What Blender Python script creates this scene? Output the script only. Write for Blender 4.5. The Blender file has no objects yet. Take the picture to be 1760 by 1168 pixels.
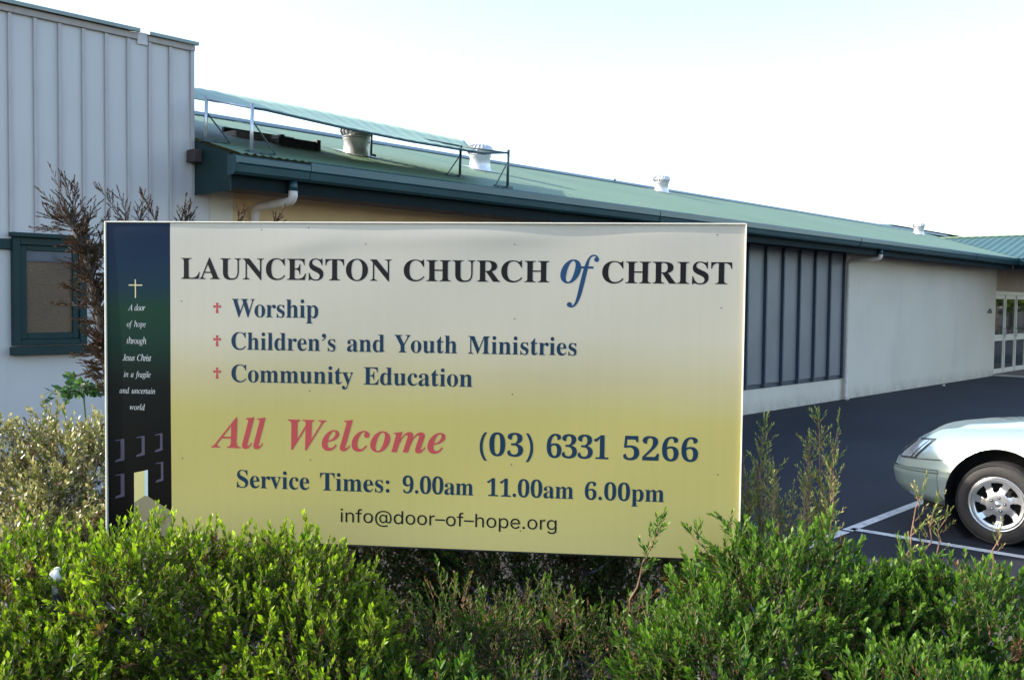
import bpy, bmesh, math, random
import numpy as np
from mathutils import Vector, Matrix
random.seed(7); rng=np.random.default_rng(11)
PI=math.pi
SC=bpy.context.scene; COL=SC.collection

# ---------------------------------------------------------------- camera
PITCH=0.0414; ROLL=0.012; CAMZ=1.75
cd=bpy.data.cameras.new('camera'); cd.sensor_width=36; cd.lens=1650/1760*36; cd.clip_start=.05; cd.clip_end=2000
cam=bpy.data.objects.new('camera',cd); COL.objects.link(cam)
F=Vector((0,math.cos(PITCH),-math.sin(PITCH))); R0=Vector((1,0,0)); U0=Vector((0,math.sin(PITCH),math.cos(PITCH)))
R=R0*math.cos(ROLL)+U0*math.sin(ROLL); U=-R0*math.sin(ROLL)+U0*math.cos(ROLL)
cam.matrix_world=Matrix(((R.x,U.x,-F.x,0),(R.y,U.y,-F.y,0),(R.z,U.z,-F.z,CAMZ),(0,0,0,1)))
SC.camera=cam
# ---------------------------------------------------------------- sky, sun, exposure
SUN_EL=math.radians(26); SUN_AZ=math.radians(-90.5)      # azimuth from +Y, clockwise: the sun stands to the left
w=bpy.data.worlds.new('World'); SC.world=w; w.use_nodes=True
nt=w.node_tree; bg=nt.nodes['Background']
sky=nt.nodes.new('ShaderNodeTexSky'); sky.sky_type='NISHITA'; sky.sun_disc=False
sky.sun_elevation=SUN_EL; sky.sun_rotation=SUN_AZ; sky.air_density=1.0; sky.dust_density=1.2; sky.ozone_density=1.0
nt.links.new(sky.outputs[0],bg.inputs[0]); bg.inputs[1].default_value=0.15
sd=bpy.data.lights.new('sun','SUN'); sd.energy=3.0; sd.angle=math.radians(.5); sd.color=(1,.93,.82)
sun=bpy.data.objects.new('sun',sd); COL.objects.link(sun)
sv=Vector((math.sin(SUN_AZ)*math.cos(SUN_EL),math.cos(SUN_AZ)*math.cos(SUN_EL),math.sin(SUN_EL)))
sun.rotation_euler=sv.to_track_quat('Z','Y').to_euler(); sun.location=(-20,0,20)
SC.view_settings.view_transform='Standard'; SC.view_settings.look='None'; SC.view_settings.gamma=1
SC.view_settings.use_curve_mapping=False; SC.view_settings.exposure=1.75

# ---------------------------------------------------------------- materials
def mat(name,col,rough=.6,metal=0.,var=.08,vscale=3.,bump=0.,bscale=60.,spec=.5,coat=0.,dirt=None,dscale=(1,1,1),fine=0.,fscale=200.):
    m=bpy.data.materials.new(name); m.use_nodes=True; n=m.node_tree; b=n.nodes['Principled BSDF']
    b.inputs['Roughness'].default_value=rough; b.inputs['Metallic'].default_value=metal
    b.inputs['Specular IOR Level'].default_value=spec; b.inputs['Coat Weight'].default_value=coat
    tc=n.nodes.new('ShaderNodeTexCoord'); t=n.nodes.new('ShaderNodeTexNoise'); t.inputs['Scale'].default_value=vscale; t.inputs['Detail'].default_value=6
    n.links.new(tc.outputs['Object'],t.inputs['Vector'])
    r=n.nodes.new('ShaderNodeValToRGB'); r.color_ramp.elements[0].position=.3; r.color_ramp.elements[1].position=.7
    r.color_ramp.elements[0].color=(*[c*(1-var) for c in col],1); r.color_ramp.elements[1].color=(*[min(1,c*(1+var)) for c in col],1)
    n.links.new(t.outputs['Fac'],r.inputs[0]); out=r.outputs[0]
    if fine:
        t2=n.nodes.new('ShaderNodeTexNoise'); t2.inputs['Scale'].default_value=fscale; t2.inputs['Detail'].default_value=3
        n.links.new(tc.outputs['Object'],t2.inputs['Vector'])
        mr=n.nodes.new('ShaderNodeMapRange'); mr.inputs[1].default_value=.3; mr.inputs[2].default_value=.7; mr.inputs[3].default_value=1-fine; mr.inputs[4].default_value=1+fine
        n.links.new(t2.outputs['Fac'],mr.inputs[0])
        mx=n.nodes.new('ShaderNodeVectorMath'); mx.operation='SCALE'; n.links.new(out,mx.inputs[0]); n.links.new(mr.outputs[0],mx.inputs['Scale']); out=mx.outputs[0]
    if dirt:
        mp=n.nodes.new('ShaderNodeMapping'); mp.inputs['Scale'].default_value=dscale; n.links.new(tc.outputs['Object'],mp.inputs['Vector'])
        t3=n.nodes.new('ShaderNodeTexNoise'); t3.inputs['Scale'].default_value=1.; t3.inputs['Detail'].default_value=8; t3.inputs['Roughness'].default_value=.65
        n.links.new(mp.outputs[0],t3.inputs['Vector'])
        mr=n.nodes.new('ShaderNodeMapRange'); mr.inputs[1].default_value=.52; mr.inputs[2].default_value=.78; mr.inputs[4].default_value=dirt[3]
        n.links.new(t3.outputs['Fac'],mr.inputs[0])
        mx=n.nodes.new('ShaderNodeMix'); mx.data_type='RGBA'; n.links.new(mr.outputs[0],mx.inputs[0]); n.links.new(out,mx.inputs[6]); mx.inputs[7].default_value=(*dirt[:3],1); out=mx.outputs[2]
    n.links.new(out,b.inputs['Base Color'])
    if bump:
        t4=n.nodes.new('ShaderNodeTexNoise'); t4.inputs['Scale'].default_value=bscale; t4.inputs['Detail'].default_value=4
        n.links.new(tc.outputs['Object'],t4.inputs['Vector']); bp=n.nodes.new('ShaderNodeBump'); bp.inputs['Strength'].default_value=bump; bp.inputs['Distance'].default_value=.01
        n.links.new(t4.outputs['Fac'],bp.inputs['Height']); n.links.new(bp.outputs[0],b.inputs['Normal'])
    return m
def glassy(name,col,rough=.05,spec=.8,bump=0,bscale=40):
    return mat(name,col,rough,0,.1,2,bump=bump,bscale=bscale,spec=spec)
def leafmat(name,trans=.45,rough=.42,spec=.45,tcol=(1.,1.25,.35)):
    m=bpy.data.materials.new(name); m.use_nodes=True; n=m.node_tree; b=n.nodes['Principled BSDF']; o=n.nodes['Material Output']
    a=n.nodes.new('ShaderNodeAttribute'); a.attribute_name='tint'
    n.links.new(a.outputs['Color'],b.inputs['Base Color']); b.inputs['Roughness'].default_value=rough; b.inputs['Specular IOR Level'].default_value=spec
    t=n.nodes.new('ShaderNodeBsdfTranslucent'); v=n.nodes.new('ShaderNodeVectorMath'); v.operation='MULTIPLY'; v.inputs[1].default_value=tcol
    n.links.new(a.outputs['Color'],v.inputs[0]); n.links.new(v.outputs[0],t.inputs['Color'])
    mx=n.nodes.new('ShaderNodeMixShader'); mx.inputs[0].default_value=trans
    n.links.new(b.outputs[0],mx.inputs[1]); n.links.new(t.outputs[0],mx.inputs[2]); n.links.new(mx.outputs[0],o.inputs['Surface'])
    return m
M={}
M['asphalt']=mat('asphalt',(.016,.018,.026),.85,0,.22,.5,bump=.8,bscale=150,fine=.5,fscale=70,dirt=(.040,.041,.046,.6),dscale=(.35,.35,.35),spec=.3)
M['paint_line']=mat('paint_line',(.52,.52,.50),.6,0,.12,6,fine=.2,fscale=90,dirt=(.07,.07,.075,.9),dscale=(14,14,14))
M['soil']=mat('soil',(.022,.017,.012),.95,0,.4,8,bump=1,bscale=40,fine=.4,fscale=60)
M['concrete']=mat('concrete',(.36,.34,.31),.85,0,.1,4,bump=.3,bscale=80,fine=.12)
M['kerbstone']=mat('kerb_stone',(.075,.07,.062),.9,0,.2,6,bump=.4,fine=.2)
M['paver']=mat('paver',(.17,.11,.075),.85,0,.2,6,bump=.3,fine=.15)
M['clad']=mat('painted_cladding',(.50,.47,.455),.55,0,.035,1.2,bump=.08,bscale=25,dirt=(.36,.34,.34,.35),dscale=(5,5,.5))
M['batten']=mat('batten_paint',(.42,.38,.37),.6,0,.05,6,dirt=(.40,.33,.31,.5),dscale=(20,20,3))
M['palecap']=mat('pale_metal_cap',(.20,.235,.215),.5,.2,.1,5)
M['trimbeige']=mat('weathered_trim',(.36,.31,.28),.7,0,.12,9,dirt=(.2,.16,.13,.7),dscale=(9,9,9))
M['teal']=mat('teal_paint',(.007,.026,.026),.55,0,.1,4,spec=.25,dirt=(.022,.05,.048,.4),dscale=(3,3,8))
M['tealdark']=mat('dark_teal_paint',(.006,.014,.016),.7,0,.12,4,spec=.12)
M['gutter']=mat('gutter_metal',(.014,.052,.060),.32,.15,.1,3,dirt=(.04,.09,.09,.4),dscale=(2,2,10))
M['roof']=mat('roof_metal',(.135,.21,.135),.5,0,.07,.7,dirt=(.15,.20,.12,.6),dscale=(1.2,.35,1),fine=.05,fscale=30)
M['wingroof']=mat('wing_roof_metal',(.045,.10,.095),.45,0,.1,.9,fine=.1,fscale=20)
M['soffit']=mat('soffit_board',(.34,.27,.22),.8,0,.08,3)
M['render']=mat('painted_block_wall',(.59,.52,.43),.75,0,.04,.9,bump=.3,bscale=55,dirt=(.40,.35,.31,.4),dscale=(1.2,1.2,.6),fine=.03,fscale=60)
M['beige']=mat('tan_render',(.66,.46,.25),.8,0,.06,1.5,bump=.2,bscale=50)  # tan wall colour with warm bounced light painted in
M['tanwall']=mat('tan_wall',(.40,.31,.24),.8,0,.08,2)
M['whitepipe']=mat('pipe_paint',(.58,.50,.45),.5,0,.07,9,dirt=(.3,.2,.16,.5),dscale=(12,12,4))
M['panel']=mat('frosted_panel',(.145,.15,.165),.38,0,.14,1.3,spec=.5,dirt=(.18,.175,.165,.5),dscale=(2.5,2.5,1.2))
M['mull']=mat('mullion_metal',(.045,.06,.085),.4,.3,.1,8)
M['glass']=glassy('door_glass',(.012,.016,.014),.03,.9)
M['frost']=mat('frosted_window_glass',(.115,.072,.042),.4,0,.25,2.5,bump=.5,bscale=90,spec=.25,fine=.12,fscale=60)
M['frostdark']=mat('louvre_glass',(.05,.06,.09),.25,0,.4,12,spec=.3)
M['doorframe']=mat('door_frame_paint',(.58,.54,.47),.45,0,.05,5)
M['galv']=mat('galvanised_metal',(.62,.62,.64),.38,.45,.12,12,dirt=(.5,.46,.44,.5),dscale=(9,9,9))
M['pipemetal']=mat('pipe_metal',(.55,.57,.58),.35,.7,.1,15)
M['darkpipe']=mat('dark_pipe_metal',(.035,.06,.065),.5,.2,.15,15)
M['sheet']=mat('shade_sheet',(.24,.35,.26),.55,0,.1,5,fine=.05)
M['blackmetal']=mat('black_housing',(.018,.016,.018),.5,0,.2,12)
M['pinkmetal']=mat('weathered_aluminium',(.42,.34,.34),.5,.4,.15,12)
M['brick']=mat('chimney_brick',(.36,.13,.09),.85,0,.25,9)
M['brown']=mat('dark_timber',(.05,.03,.028),.7,0,.3,9)
M['cream']=mat('cream_edge',(.70,.66,.55),.45,0,.06,8)
M['post']=mat('grey_post',(.33,.32,.30),.5,.2,.08,8)
M['bark']=mat('bark',(.10,.078,.062),.9,0,.3,25,bump=.5,bscale=60)
M['greybark']=mat('grey_bark',(.13,.12,.14),.9,0,.3,25,bump=.5,bscale=60)
M['twig']=mat('twig',(.22,.12,.075),.8,0,.25,30)
M['greenstem']=mat('green_stem',(.06,.12,.045),.6,0,.2,20)
M['leaf']=leafmat('leaf_green',.45,.45,.28)
M['leafb']=leafmat('leaf_variegated',.3,.32,.6,(1,1.1,.6))
M['leafd']=leafmat('leaf_dry',.15,.7,.2,(1,1,.8))
M['white']=mat('white_plastic',(.72,.70,.66),.4,0,.05,20)
def splash(m,col,amt,top):      # rain splash and grime along the foot of a wall (object z = height above the ground)
    n=m.node_tree; b=n.nodes['Principled BSDF']; src=b.inputs['Base Color'].links[0].from_socket
    tc=n.nodes.new('ShaderNodeTexCoord'); sx=n.nodes.new('ShaderNodeSeparateXYZ'); n.links.new(tc.outputs['Object'],sx.inputs[0])
    t=n.nodes.new('ShaderNodeTexNoise'); t.inputs['Scale'].default_value=3.5; t.inputs['Detail'].default_value=9; t.inputs['Roughness'].default_value=.7; n.links.new(tc.outputs['Object'],t.inputs['Vector'])
    g=n.nodes.new('ShaderNodeMapRange'); g.inputs[1].default_value=0; g.inputs[2].default_value=top; g.inputs[3].default_value=1; g.inputs[4].default_value=0; n.links.new(sx.outputs['Z'],g.inputs[0])
    q=n.nodes.new('ShaderNodeMapRange'); q.inputs[1].default_value=.35; q.inputs[2].default_value=.7; q.inputs[4].default_value=amt; n.links.new(t.outputs['Fac'],q.inputs[0])
    mu=n.nodes.new('ShaderNodeMath'); mu.operation='MULTIPLY'; n.links.new(g.outputs[0],mu.inputs[0]); n.links.new(q.outputs[0],mu.inputs[1])
    mx=n.nodes.new('ShaderNodeMix'); mx.data_type='RGBA'; n.links.new(mu.outputs[0],mx.inputs[0]); n.links.new(src,mx.inputs[6]); mx.inputs[7].default_value=(*col,1); n.links.new(mx.outputs[2],b.inputs['Base Color'])
splash(M['render'],(.22,.17,.14),.8,.24)
# ---------------------------------------------------------------- helpers
class Th:
    """an Empty at the thing's base; children are built in its frame, given in frame coordinates before the offset"""
    def __init__(s,name,label,cat,off=(0,0,0),rot=0.,group=None,world=None,kind=None):
        o=bpy.data.objects.new(name,None); COL.objects.link(o); o.empty_display_size=.2
        ca,sa=math.cos(rot),math.sin(rot)
        o.location=world if world is not None else (off[0]*ca-off[1]*sa,off[0]*sa+off[1]*ca,off[2])
        o.rotation_euler=(0,0,rot); s.o=o; s.off=Vector(off); tag(o,label,cat,group,kind)
def tag(o,label=None,cat=None,group=None,kind=None):
    if label: o['label']=label
    if cat: o['category']=cat
    if group: o['group']=group
    if kind: o['kind']=kind
    return o
class MB:
    def __init__(s): s.v=[]; s.f=[]
    def quad(s,*p):
        i=len(s.v); s.v+=[tuple(q) for q in p]; s.f.append(tuple(range(i,i+len(p)))); return s
    def box(s,x0,x1,y0,y1,z0,z1):
        i=len(s.v); s.v+=[(x0,y0,z0),(x1,y0,z0),(x1,y1,z0),(x0,y1,z0),(x0,y0,z1),(x1,y0,z1),(x1,y1,z1),(x0,y1,z1)]
        s.f+=[tuple(i+k for k in f) for f in ((3,2,1,0),(4,5,6,7),(0,1,5,4),(1,2,6,5),(2,3,7,6),(3,0,4,7))]; return s
    def bar(s,p,q,r,n=8,r2=None):
        return s.tube([p,q],[r,r if r2 is None else r2],n)
    def tube(s,pts,rad,n=8,cap=True):
        pts=[Vector(p) for p in pts]
        if not hasattr(rad,'__len__'): rad=[rad]*len(pts)
        i0=len(s.v); up=None
        for k,p in enumerate(pts):
            t=(pts[min(k+1,len(pts)-1)]-pts[max(k-1,0)]).normalized()
            a=(up if up is not None else (Vector((0,0,1)) if abs(t.z)<.9 else Vector((1,0,0))))
            x=(a-t*a.dot(t)).normalized(); y=t.cross(x); up=x
            for j in range(n):
                an=2*PI*j/n; s.v.append(tuple(p+(x*math.cos(an)+y*math.sin(an))*rad[k]))
        for k in range(len(pts)-1):
            for j in range(n):
                a=i0+k*n+j; b=i0+k*n+(j+1)%n; s.f.append((a,b,b+n,a+n))
        if cap:
            s.f.append(tuple(i0+j for j in reversed(range(n)))); e=i0+(len(pts)-1)*n; s.f.append(tuple(e+j for j in range(n)))
        return s
    def lathe(s,prof,c=(0,0,0),axis='z',n=32):
        i0=len(s.v)
        for r,h in prof:
            for j in range(n):
                a=2*PI*j/n; p=(r*math.cos(a),r*math.sin(a),h)
                if axis=='x': p=(h,r*math.cos(a),r*math.sin(a))
                s.v.append((p[0]+c[0],p[1]+c[1],p[2]+c[2]))
        for k in range(len(prof)-1):
            for j in range(n):
                a=i0+k*n+j; b=i0+k*n+(j+1)%n; s.f.append((a,b,b+n,a+n))
        return s
    def prism(s,prof,a0,a1):     # prof = (y,z) polygon, extruded along x
        i=len(s.v); n=len(prof)
        s.v+=[(a0,y,z) for y,z in prof]+[(a1,y,z) for y,z in prof]
        s.f.append(tuple(i+k for k in reversed(range(n)))); s.f.append(tuple(i+n+k for k in range(n)))
        for k in range(n): s.f.append((i+k,i+(k+1)%n,i+n+(k+1)%n,i+n+k))
        return s
    def mesh(s,name,m,off=Vector((0,0,0)),smooth=False):
        me=bpy.data.meshes.new(name); me.from_pydata([(x-off[0],y-off[1],z-off[2]) for x,y,z in s.v],[],s.f); me.materials.append(m)
        bm=bmesh.new(); bm.from_mesh(me); bmesh.ops.recalc_face_normals(bm,faces=bm.faces); bm.to_mesh(me); bm.free()
        if smooth: me.shade_smooth()
        return me
    def build(s,name,m,th=None,smooth=False,parent=None,bevel=0,label=None,kind=None):
        off=th.off if th else Vector((0,0,0))
        o=bpy.data.objects.new(name,s.mesh(name,m,off,smooth)); COL.objects.link(o)
        p=parent or (th.o if th else None)
        if p: o.parent=p
        if bevel:
            b=o.modifiers.new('bevel','BEVEL'); b.width=bevel; b.segments=2; b.limit_method='ANGLE'
            bake(o)
        if label: o['label']=label
        if kind: o['kind']=kind
        return o
def bake(o):
    dg=bpy.context.evaluated_depsgraph_get(); me=bpy.data.meshes.new_from_object(o.evaluated_get(dg)); o.modifiers.clear(); old=o.data; o.data=me; bpy.data.meshes.remove(old)
def dupl(o,parent,loc):
    c=o.copy(); COL.objects.link(c); c.parent=parent; c.location=loc; return c
AD=0.822; CA,SA=math.cos(AD),math.sin(AD)
def W(a,b,z=0.): return Vector((a*CA-b*SA,a*SA+b*CA,z))      # building frame -> world
B=7.52                                                       # wall line
# ================================================================ GROUND
g=MB().quad((-900,-900,-.012),(900,-900,-.012),(900,900,-.012),(-900,900,-.012)).build('ground',M['soil']); tag(g,kind='structure')
cp=Th('car_park',None,None,(8,-2,0),AD,kind='structure')
MB().quad((-2.,-30,0),(70,-30,0),(70,B,0),(-2.,B,0)).build('asphalt',M['asphalt'],cp)
LZ=.004
def line(p,q,wd):
    p=Vector(p);q=Vector(q); t=(q-p).normalized(); n=Vector((-t.y,t.x))*wd/2
    k=max(2,int((q-p).length/.25)); mb=MB()
    mb.quad((*(p-n),LZ),(*(q-n),LZ),(*(q+n),LZ),(*(p+n),LZ)); mb.build('painted_line',M['paint_line'],cp)
line((7.25,3.10),(7.5,-2.6),.085)              # near side of the bay
line((7.17,3.10),(12.4,3.06),.085)             # end of the bays
for k in range(1,6): line((7.25+2.55*k,3.01),(7.4+2.55*k,-2.6),.085)
line((4.7,3.10),(7.13,3.10),.085)
# garden bed round the sign
bed=Th('garden_bed',None,None,(1,3,0),AD,kind='structure')
mb=MB(); 
def bedz(a,b): return .16+.05*math.sin(a*2.1)*math.sin(b*1.7)+.03*math.sin(a*5+b*4)
n1=30; va=[-6+12*i/n1 for i in range(n1+1)]
for i in range(n1):
    for j in range(n1):
        def P(i,j):
            b_=-3+10.3*j/n1; amax=5.0+.0*b_; a_=-6+(amax+6)*i/n1; return (a_,b_,bedz(a_,b_))
        mb.quad(P(i,j),P(i+1,j),P(i+1,j+1),P(i,j+1))
mb.build('soil',M['soil'],bed,smooth=True)
for k in range(9): MB().box(5.0,5.12,-3+1.15*k,-3+1.15*k+1.142,-.01,.24).build('kerb',M['kerbstone'],bed,bevel=.012)

# ================================================================ LEFT HALL (white cladding)
lh=Th('white_hall','tall white hall clad with vertical battened sheets, on the left behind the sign','building',(4.11,B,0),AD)
A0=1.9; ZT=3.83; ZM=2.115
MB().box(A0,4.11,B,B+.12,0,2.075).build('lower_wall',M['clad'],lh,label='smooth white wall below the green rail')
MB().box(A0,4.11,B-.012,B+.12,2.155,ZT).build('upper_wall',M['clad'],lh)
MB().box(A0,3.635,B-.03,B+.12,2.077,2.153).build('rail',M['teal'],lh,bevel=.004)
MB().box(3.637,4.11,B-.03,B+.12,2.077,2.153).build('rail',M['teal'],lh,bevel=.004)
BK=10.8; ZB=4.66  # back raised out of view, shaped to lengthen the shadow on the long roof
for x0_,x1_ in ((3.99,4.11),(A0,2.02)): MB().prism([(B+.122,0),(BK,0),(BK,ZB-.03),(B+.122,ZT)],x0_,x1_).build('end_wall',M['clad'],lh)
MB().box(2.022,3.988,BK-.12,BK,0,ZB-.05).build('back_wall',M['clad'],lh)
bat=None
for k in range(13):
    a=2.667-.1775*4+.1775*k
    if a>4.0: break
    o=MB().box(a-.013,a+.013,B-.030,B-.0125,2.156,ZT-.04).build('batten',M['batten'],lh,bevel=.003)
MB().box(4.085,4.118,B-.034,B-.0125,2.156,ZT-.04).build('corner_batten',M['batten'],lh,bevel=.003)
MB().box(A0,3.625,B-.04,B-.0125,ZT-.038,ZT+.012).build('top_trim',M['trimbeige'],lh,bevel=.003)
MB().box(3.715,4.12,B-.04,B-.0125,ZT-.038,ZT+.008).build('top_trim',M['trimbeige'],lh,bevel=.003)
MB().box(3.627,3.713,B-.028,B-.0125,ZT-.07,ZT+.024).build('cover_plate',M['clad'],lh)
MB().prism([(B-.075,ZT+.014),(B-.075,ZT+.042),(B+.0,ZT+.055),(BK+.05,ZB+.03),(BK+.05,ZB+.0),(B-.03,ZT+.02)],A0-.05,3.63).build('roof',M['palecap'],lh)
MB().prism([(B-.07,ZT+.010),(B-.07,ZT+.036),(B+.0,ZT+.047),(BK+.05,ZB+.022),(BK+.05,ZB-.01),(B-.03,ZT+.012)],3.71,4.14).build('roof',M['palecap'],lh)
MB().prism([(B+.02,ZT+.0),(B+.02,ZT+.03),(BK+.05,ZB+.01),(BK+.05,ZB-.02)],3.631,3.709).build('roof',M['palecap'],lh)
# window
a0,a1,z0,z1=2.665,3.205,1.30,2.20
wf=MB(); fr=.055
wf.box(a0,a0+fr,B-.05,B-.001,z0+.07,z1-.03).box(a1-fr,a1,B-.05,B-.001,z0+.07,z1-.03).box(a0+fr+.001,a1-fr-.001,B-.05,B-.001,z1-.085,z1-.03).box(a0+fr+.001,a1-fr-.001,B-.05,B-.001,z0+.07,z0+.115)
wo=wf.build('window',M['teal'],lh,bevel=.004)
MB().box(a0-.015,a1+.012,B-.085,B-.0005,z1-.029,z1+.003).build('head_flashing',M['teal'],lh,parent=wo,bevel=.004)
MB().box(a0-.012,a1+.02,B-.10,B-.0005,z0,z0+.062).build('sill',M['teal'],lh,parent=wo,bevel=.006)
sf=MB(); b0=a0+fr+.003; b1=a1-fr-.003; s=.045
sf.box(b0,b0+s,B-.035,B-.003,z0+.117,z1-.087).box(b1-s,b1,B-.035,B-.003,z0+.117,z1-.087).box(b0+s+.001,b1-s-.001,B-.035,B-.003,z1-.125,z1-.087).box(b0+s+.001,b1-s-.001,B-.035,B-.003,z0+.117,z0+.165)
sf.build('sash',M['teal'],lh,parent=wo,bevel=.003)
MB().box(b0+s,b1-s,B-.016,B-.002,z0+.165,z1-.205).build('pane',M['frost'],lh,parent=wo)
MB().box(b0+s,b1-s,B-.022,B-.002,z1-.195,z1-.127).build('top_pane',M['frostdark'],lh,parent=wo)
MB().box(b0+s,b1-s,B-.028,B-.002,z1-.204,z1-.196).build('glazing_bar',M['mull'],lh,parent=wo)

# ================================================================ LONG HALL
hh=Th('long_hall','long low church hall with pale green corrugated roof and white block walls','building',(4.12,B,0),AD)
SL=.27; EB=6.85; EZ=2.90; RB=10.45
def rz(b): return EZ+SL*(b-EB)
ROOF0,ROOF1=4.125,30.7
# walls
MB().box(4.122,4.262,B-.02,B+.2,0,2.70).build('corner_board',M['clad'],hh)
MB().box(4.268,4.49,B-.012,B+.2,0,2.70).build('corner_board',M['render'],hh)
MB().box(4.496,8.735,B,B+.2,0,2.70).build('tan_wall',M['beige'],hh,label='tan coloured wall under the eave')
MB().box(8.74,16.925,B,B+.2,0,.385).build('base_wall',M['render'],hh)
MB().box(16.93,25.88,B,B+.2,0,2.70).build('white_wall',M['render'],hh,label='plain white block wall beside the glazed panels')
# glazed bank
for k in range(14):
    p0=16.905-.583*(k+1)+.028; p1=16.905-.583*k-.028
    mb=MB().box(p0,p1,B-.01,B+.012,.46,2.66); mb.build('panel',M['panel'],hh)
MB().box(8.74,16.925,B-.006,B+.2,.387,.45).build('bottom_rail',M['mull'],hh)
MB().box(8.74,16.925,B-.05,B+.2,2.662,2.72).build('top_rail',M['teal'],hh)
for k in range(15):
    a=16.905-.583*k; MB().box(a-.020,a+.020,B-.06,B+.1,.40,2.66).build('mullion',M['mull'],hh,bevel=.004)
# soffit, fascia, gutter, roof
MB().box(4.13,31,EB+.105,B+.1,2.705,2.72).build('soffit',M['soffit'],hh)
MB().box(4.13,31,B-.03,B-.001,2.655,2.704).build('soffit_trim',M['soffit'],hh,label='timber bead under the soffit')
MB().box(4.13,25.0,EB+.075,EB+.10,2.625,2.87).build('fascia',M['tealdark'],hh)
gp=[(EB+.07,2.74),(EB+.07,2.725),(EB-.01,2.725),(EB-.035,2.745),(EB-.045,2.80),(EB-.055,2.815),(EB-.055,2.86),(EB-.04,2.872),(EB-.03,2.862),(EB-.04,2.85),(EB-.035,2.75),(EB-.005,2.74)]
seg=[4.09,4.8,10.0,16.0,22.0,25.03]
for p,q in zip(seg[:-1],seg[1:]):
    lift=0 if p<4.2 else .02
    MB().prism([(y_,z_+(lift if z_>2.84 else 0)) for y_,z_ in gp],p+.004,q-.002).build('gutter',M['gutter'],hh)
for a in (10.0,16.0,22.0,4.1,25.02): MB().prism([(EB+.071,2.72),(EB-.012,2.72),(EB-.04,2.743),(EB-.06,2.812),(EB-.06,2.866),(EB-.03,2.878),(EB+.071,2.878)],a-.012,a+.012).build('gutter_joint',M['gutter'],hh)
# eave end box
MB().quad((4.115,EB+.075,2.60),(4.115,B-.035,2.60),(4.115,B-.035,rz(B)-.03),(4.115,EB+.075,rz(EB)+.0)).quad((4.128,EB+.075,2.60),(4.128,EB+.075,rz(EB)),(4.128,B-.035,rz(B)-.03),(4.128,B-.035,2.60)).quad((4.115,EB+.075,2.60),(4.128,EB+.075,2.60),(4.128,B-.035,2.60),(4.115,B-.035,2.60)).quad((4.115,EB+.075,2.60),(4.115,EB+.075,rz(EB)),(4.128,EB+.075,rz(EB)),(4.128,EB+.075,2.60)).build('eave_end',M['teal'],hh)
MB().box(4.035,4.113,B-.17,B-.042,2.86,2.965).build('beam_end',M['brown'],hh,bevel=.006)
# corrugated sheets
def corr(mb,a0,a1,bz0,bz1,step=.076,amp=.006,n=6,valley=None):
    k=int((a1-a0)/step*n); va=[]
    i0=len(mb.v)
    for i in range(k+1):
        a=a0+i*step/n; h=amp*math.sin(2*PI*a/step)
        bs=bz0[0]; 
        if valley: bs=max(bs,valley(a))
        zs=bz0[1]+(bz1[1]-bz0[1])*(bs-bz0[0])/(bz1[0]-bz0[0])
        mb.v+=[(a,bs,zs+h),(a,bz1[0],bz1[1]+h)]
    for i in range(k): j=i0+2*i; mb.f.append((j,j+2,j+3,j+1))
VA=25.05
mb=MB(); corr(mb,ROOF0,ROOF1,(EB-.03,rz(EB-.03)),(RB,rz(RB)),valley=lambda a:(EB-.03 if a<VA else EB-.03+(a-VA)))
mb.build('roof',M['roof'],hh,smooth=True)
MB().quad((ROOF0,RB,rz(RB)),(ROOF1+2,RB,rz(RB)),(ROOF1+2,RB+3.6,EZ),(ROOF0,RB+3.6,EZ)).build('back_roof',M['roof'],hh)
for k in range(14):
    a=4.2+k*1.9
    MB().prism([(RB-.15,rz(RB-.15)+.012),(RB-.15,rz(RB-.15)+.02),(RB,rz(RB)+.045),(RB+.15,rz(RB-.15)+.02),(RB+.15,rz(RB-.15)+.012),(RB,rz(RB)+.03)],a,a+1.893).build('ridge_cap',M['gutter'],hh)
MB().box(4.3,31,B+6.4,B+6.55,0,2.85).build('back_wall',M['render'],hh)
for k in range(9):
    a=6.2+2.28*k; MB().quad((a,EB+.02,rz(EB+.02)+.010),(a+.02,EB+.02,rz(EB+.02)+.012),(a+.02,RB-.16,rz(RB-.16)+.012),(a,RB-.16,rz(RB-.16)+.010)).build('sheet_lap',M['roof'],hh)
# ridge monitor
rm=MB(); rm.box(27.4,33.6,RB+.3,RB+.9,3.80,3.985); 
rm.build('ridge_vent',M['tealdark'],hh)
MB().prism([(RB+.18,4.0),(RB+.6,4.055),(RB+1.0,4.0),(RB+1.0,3.988),(RB+.18,3.988)],27.2,33.9).build('ridge_vent_cap',M['wingroof'],hh)
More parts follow.
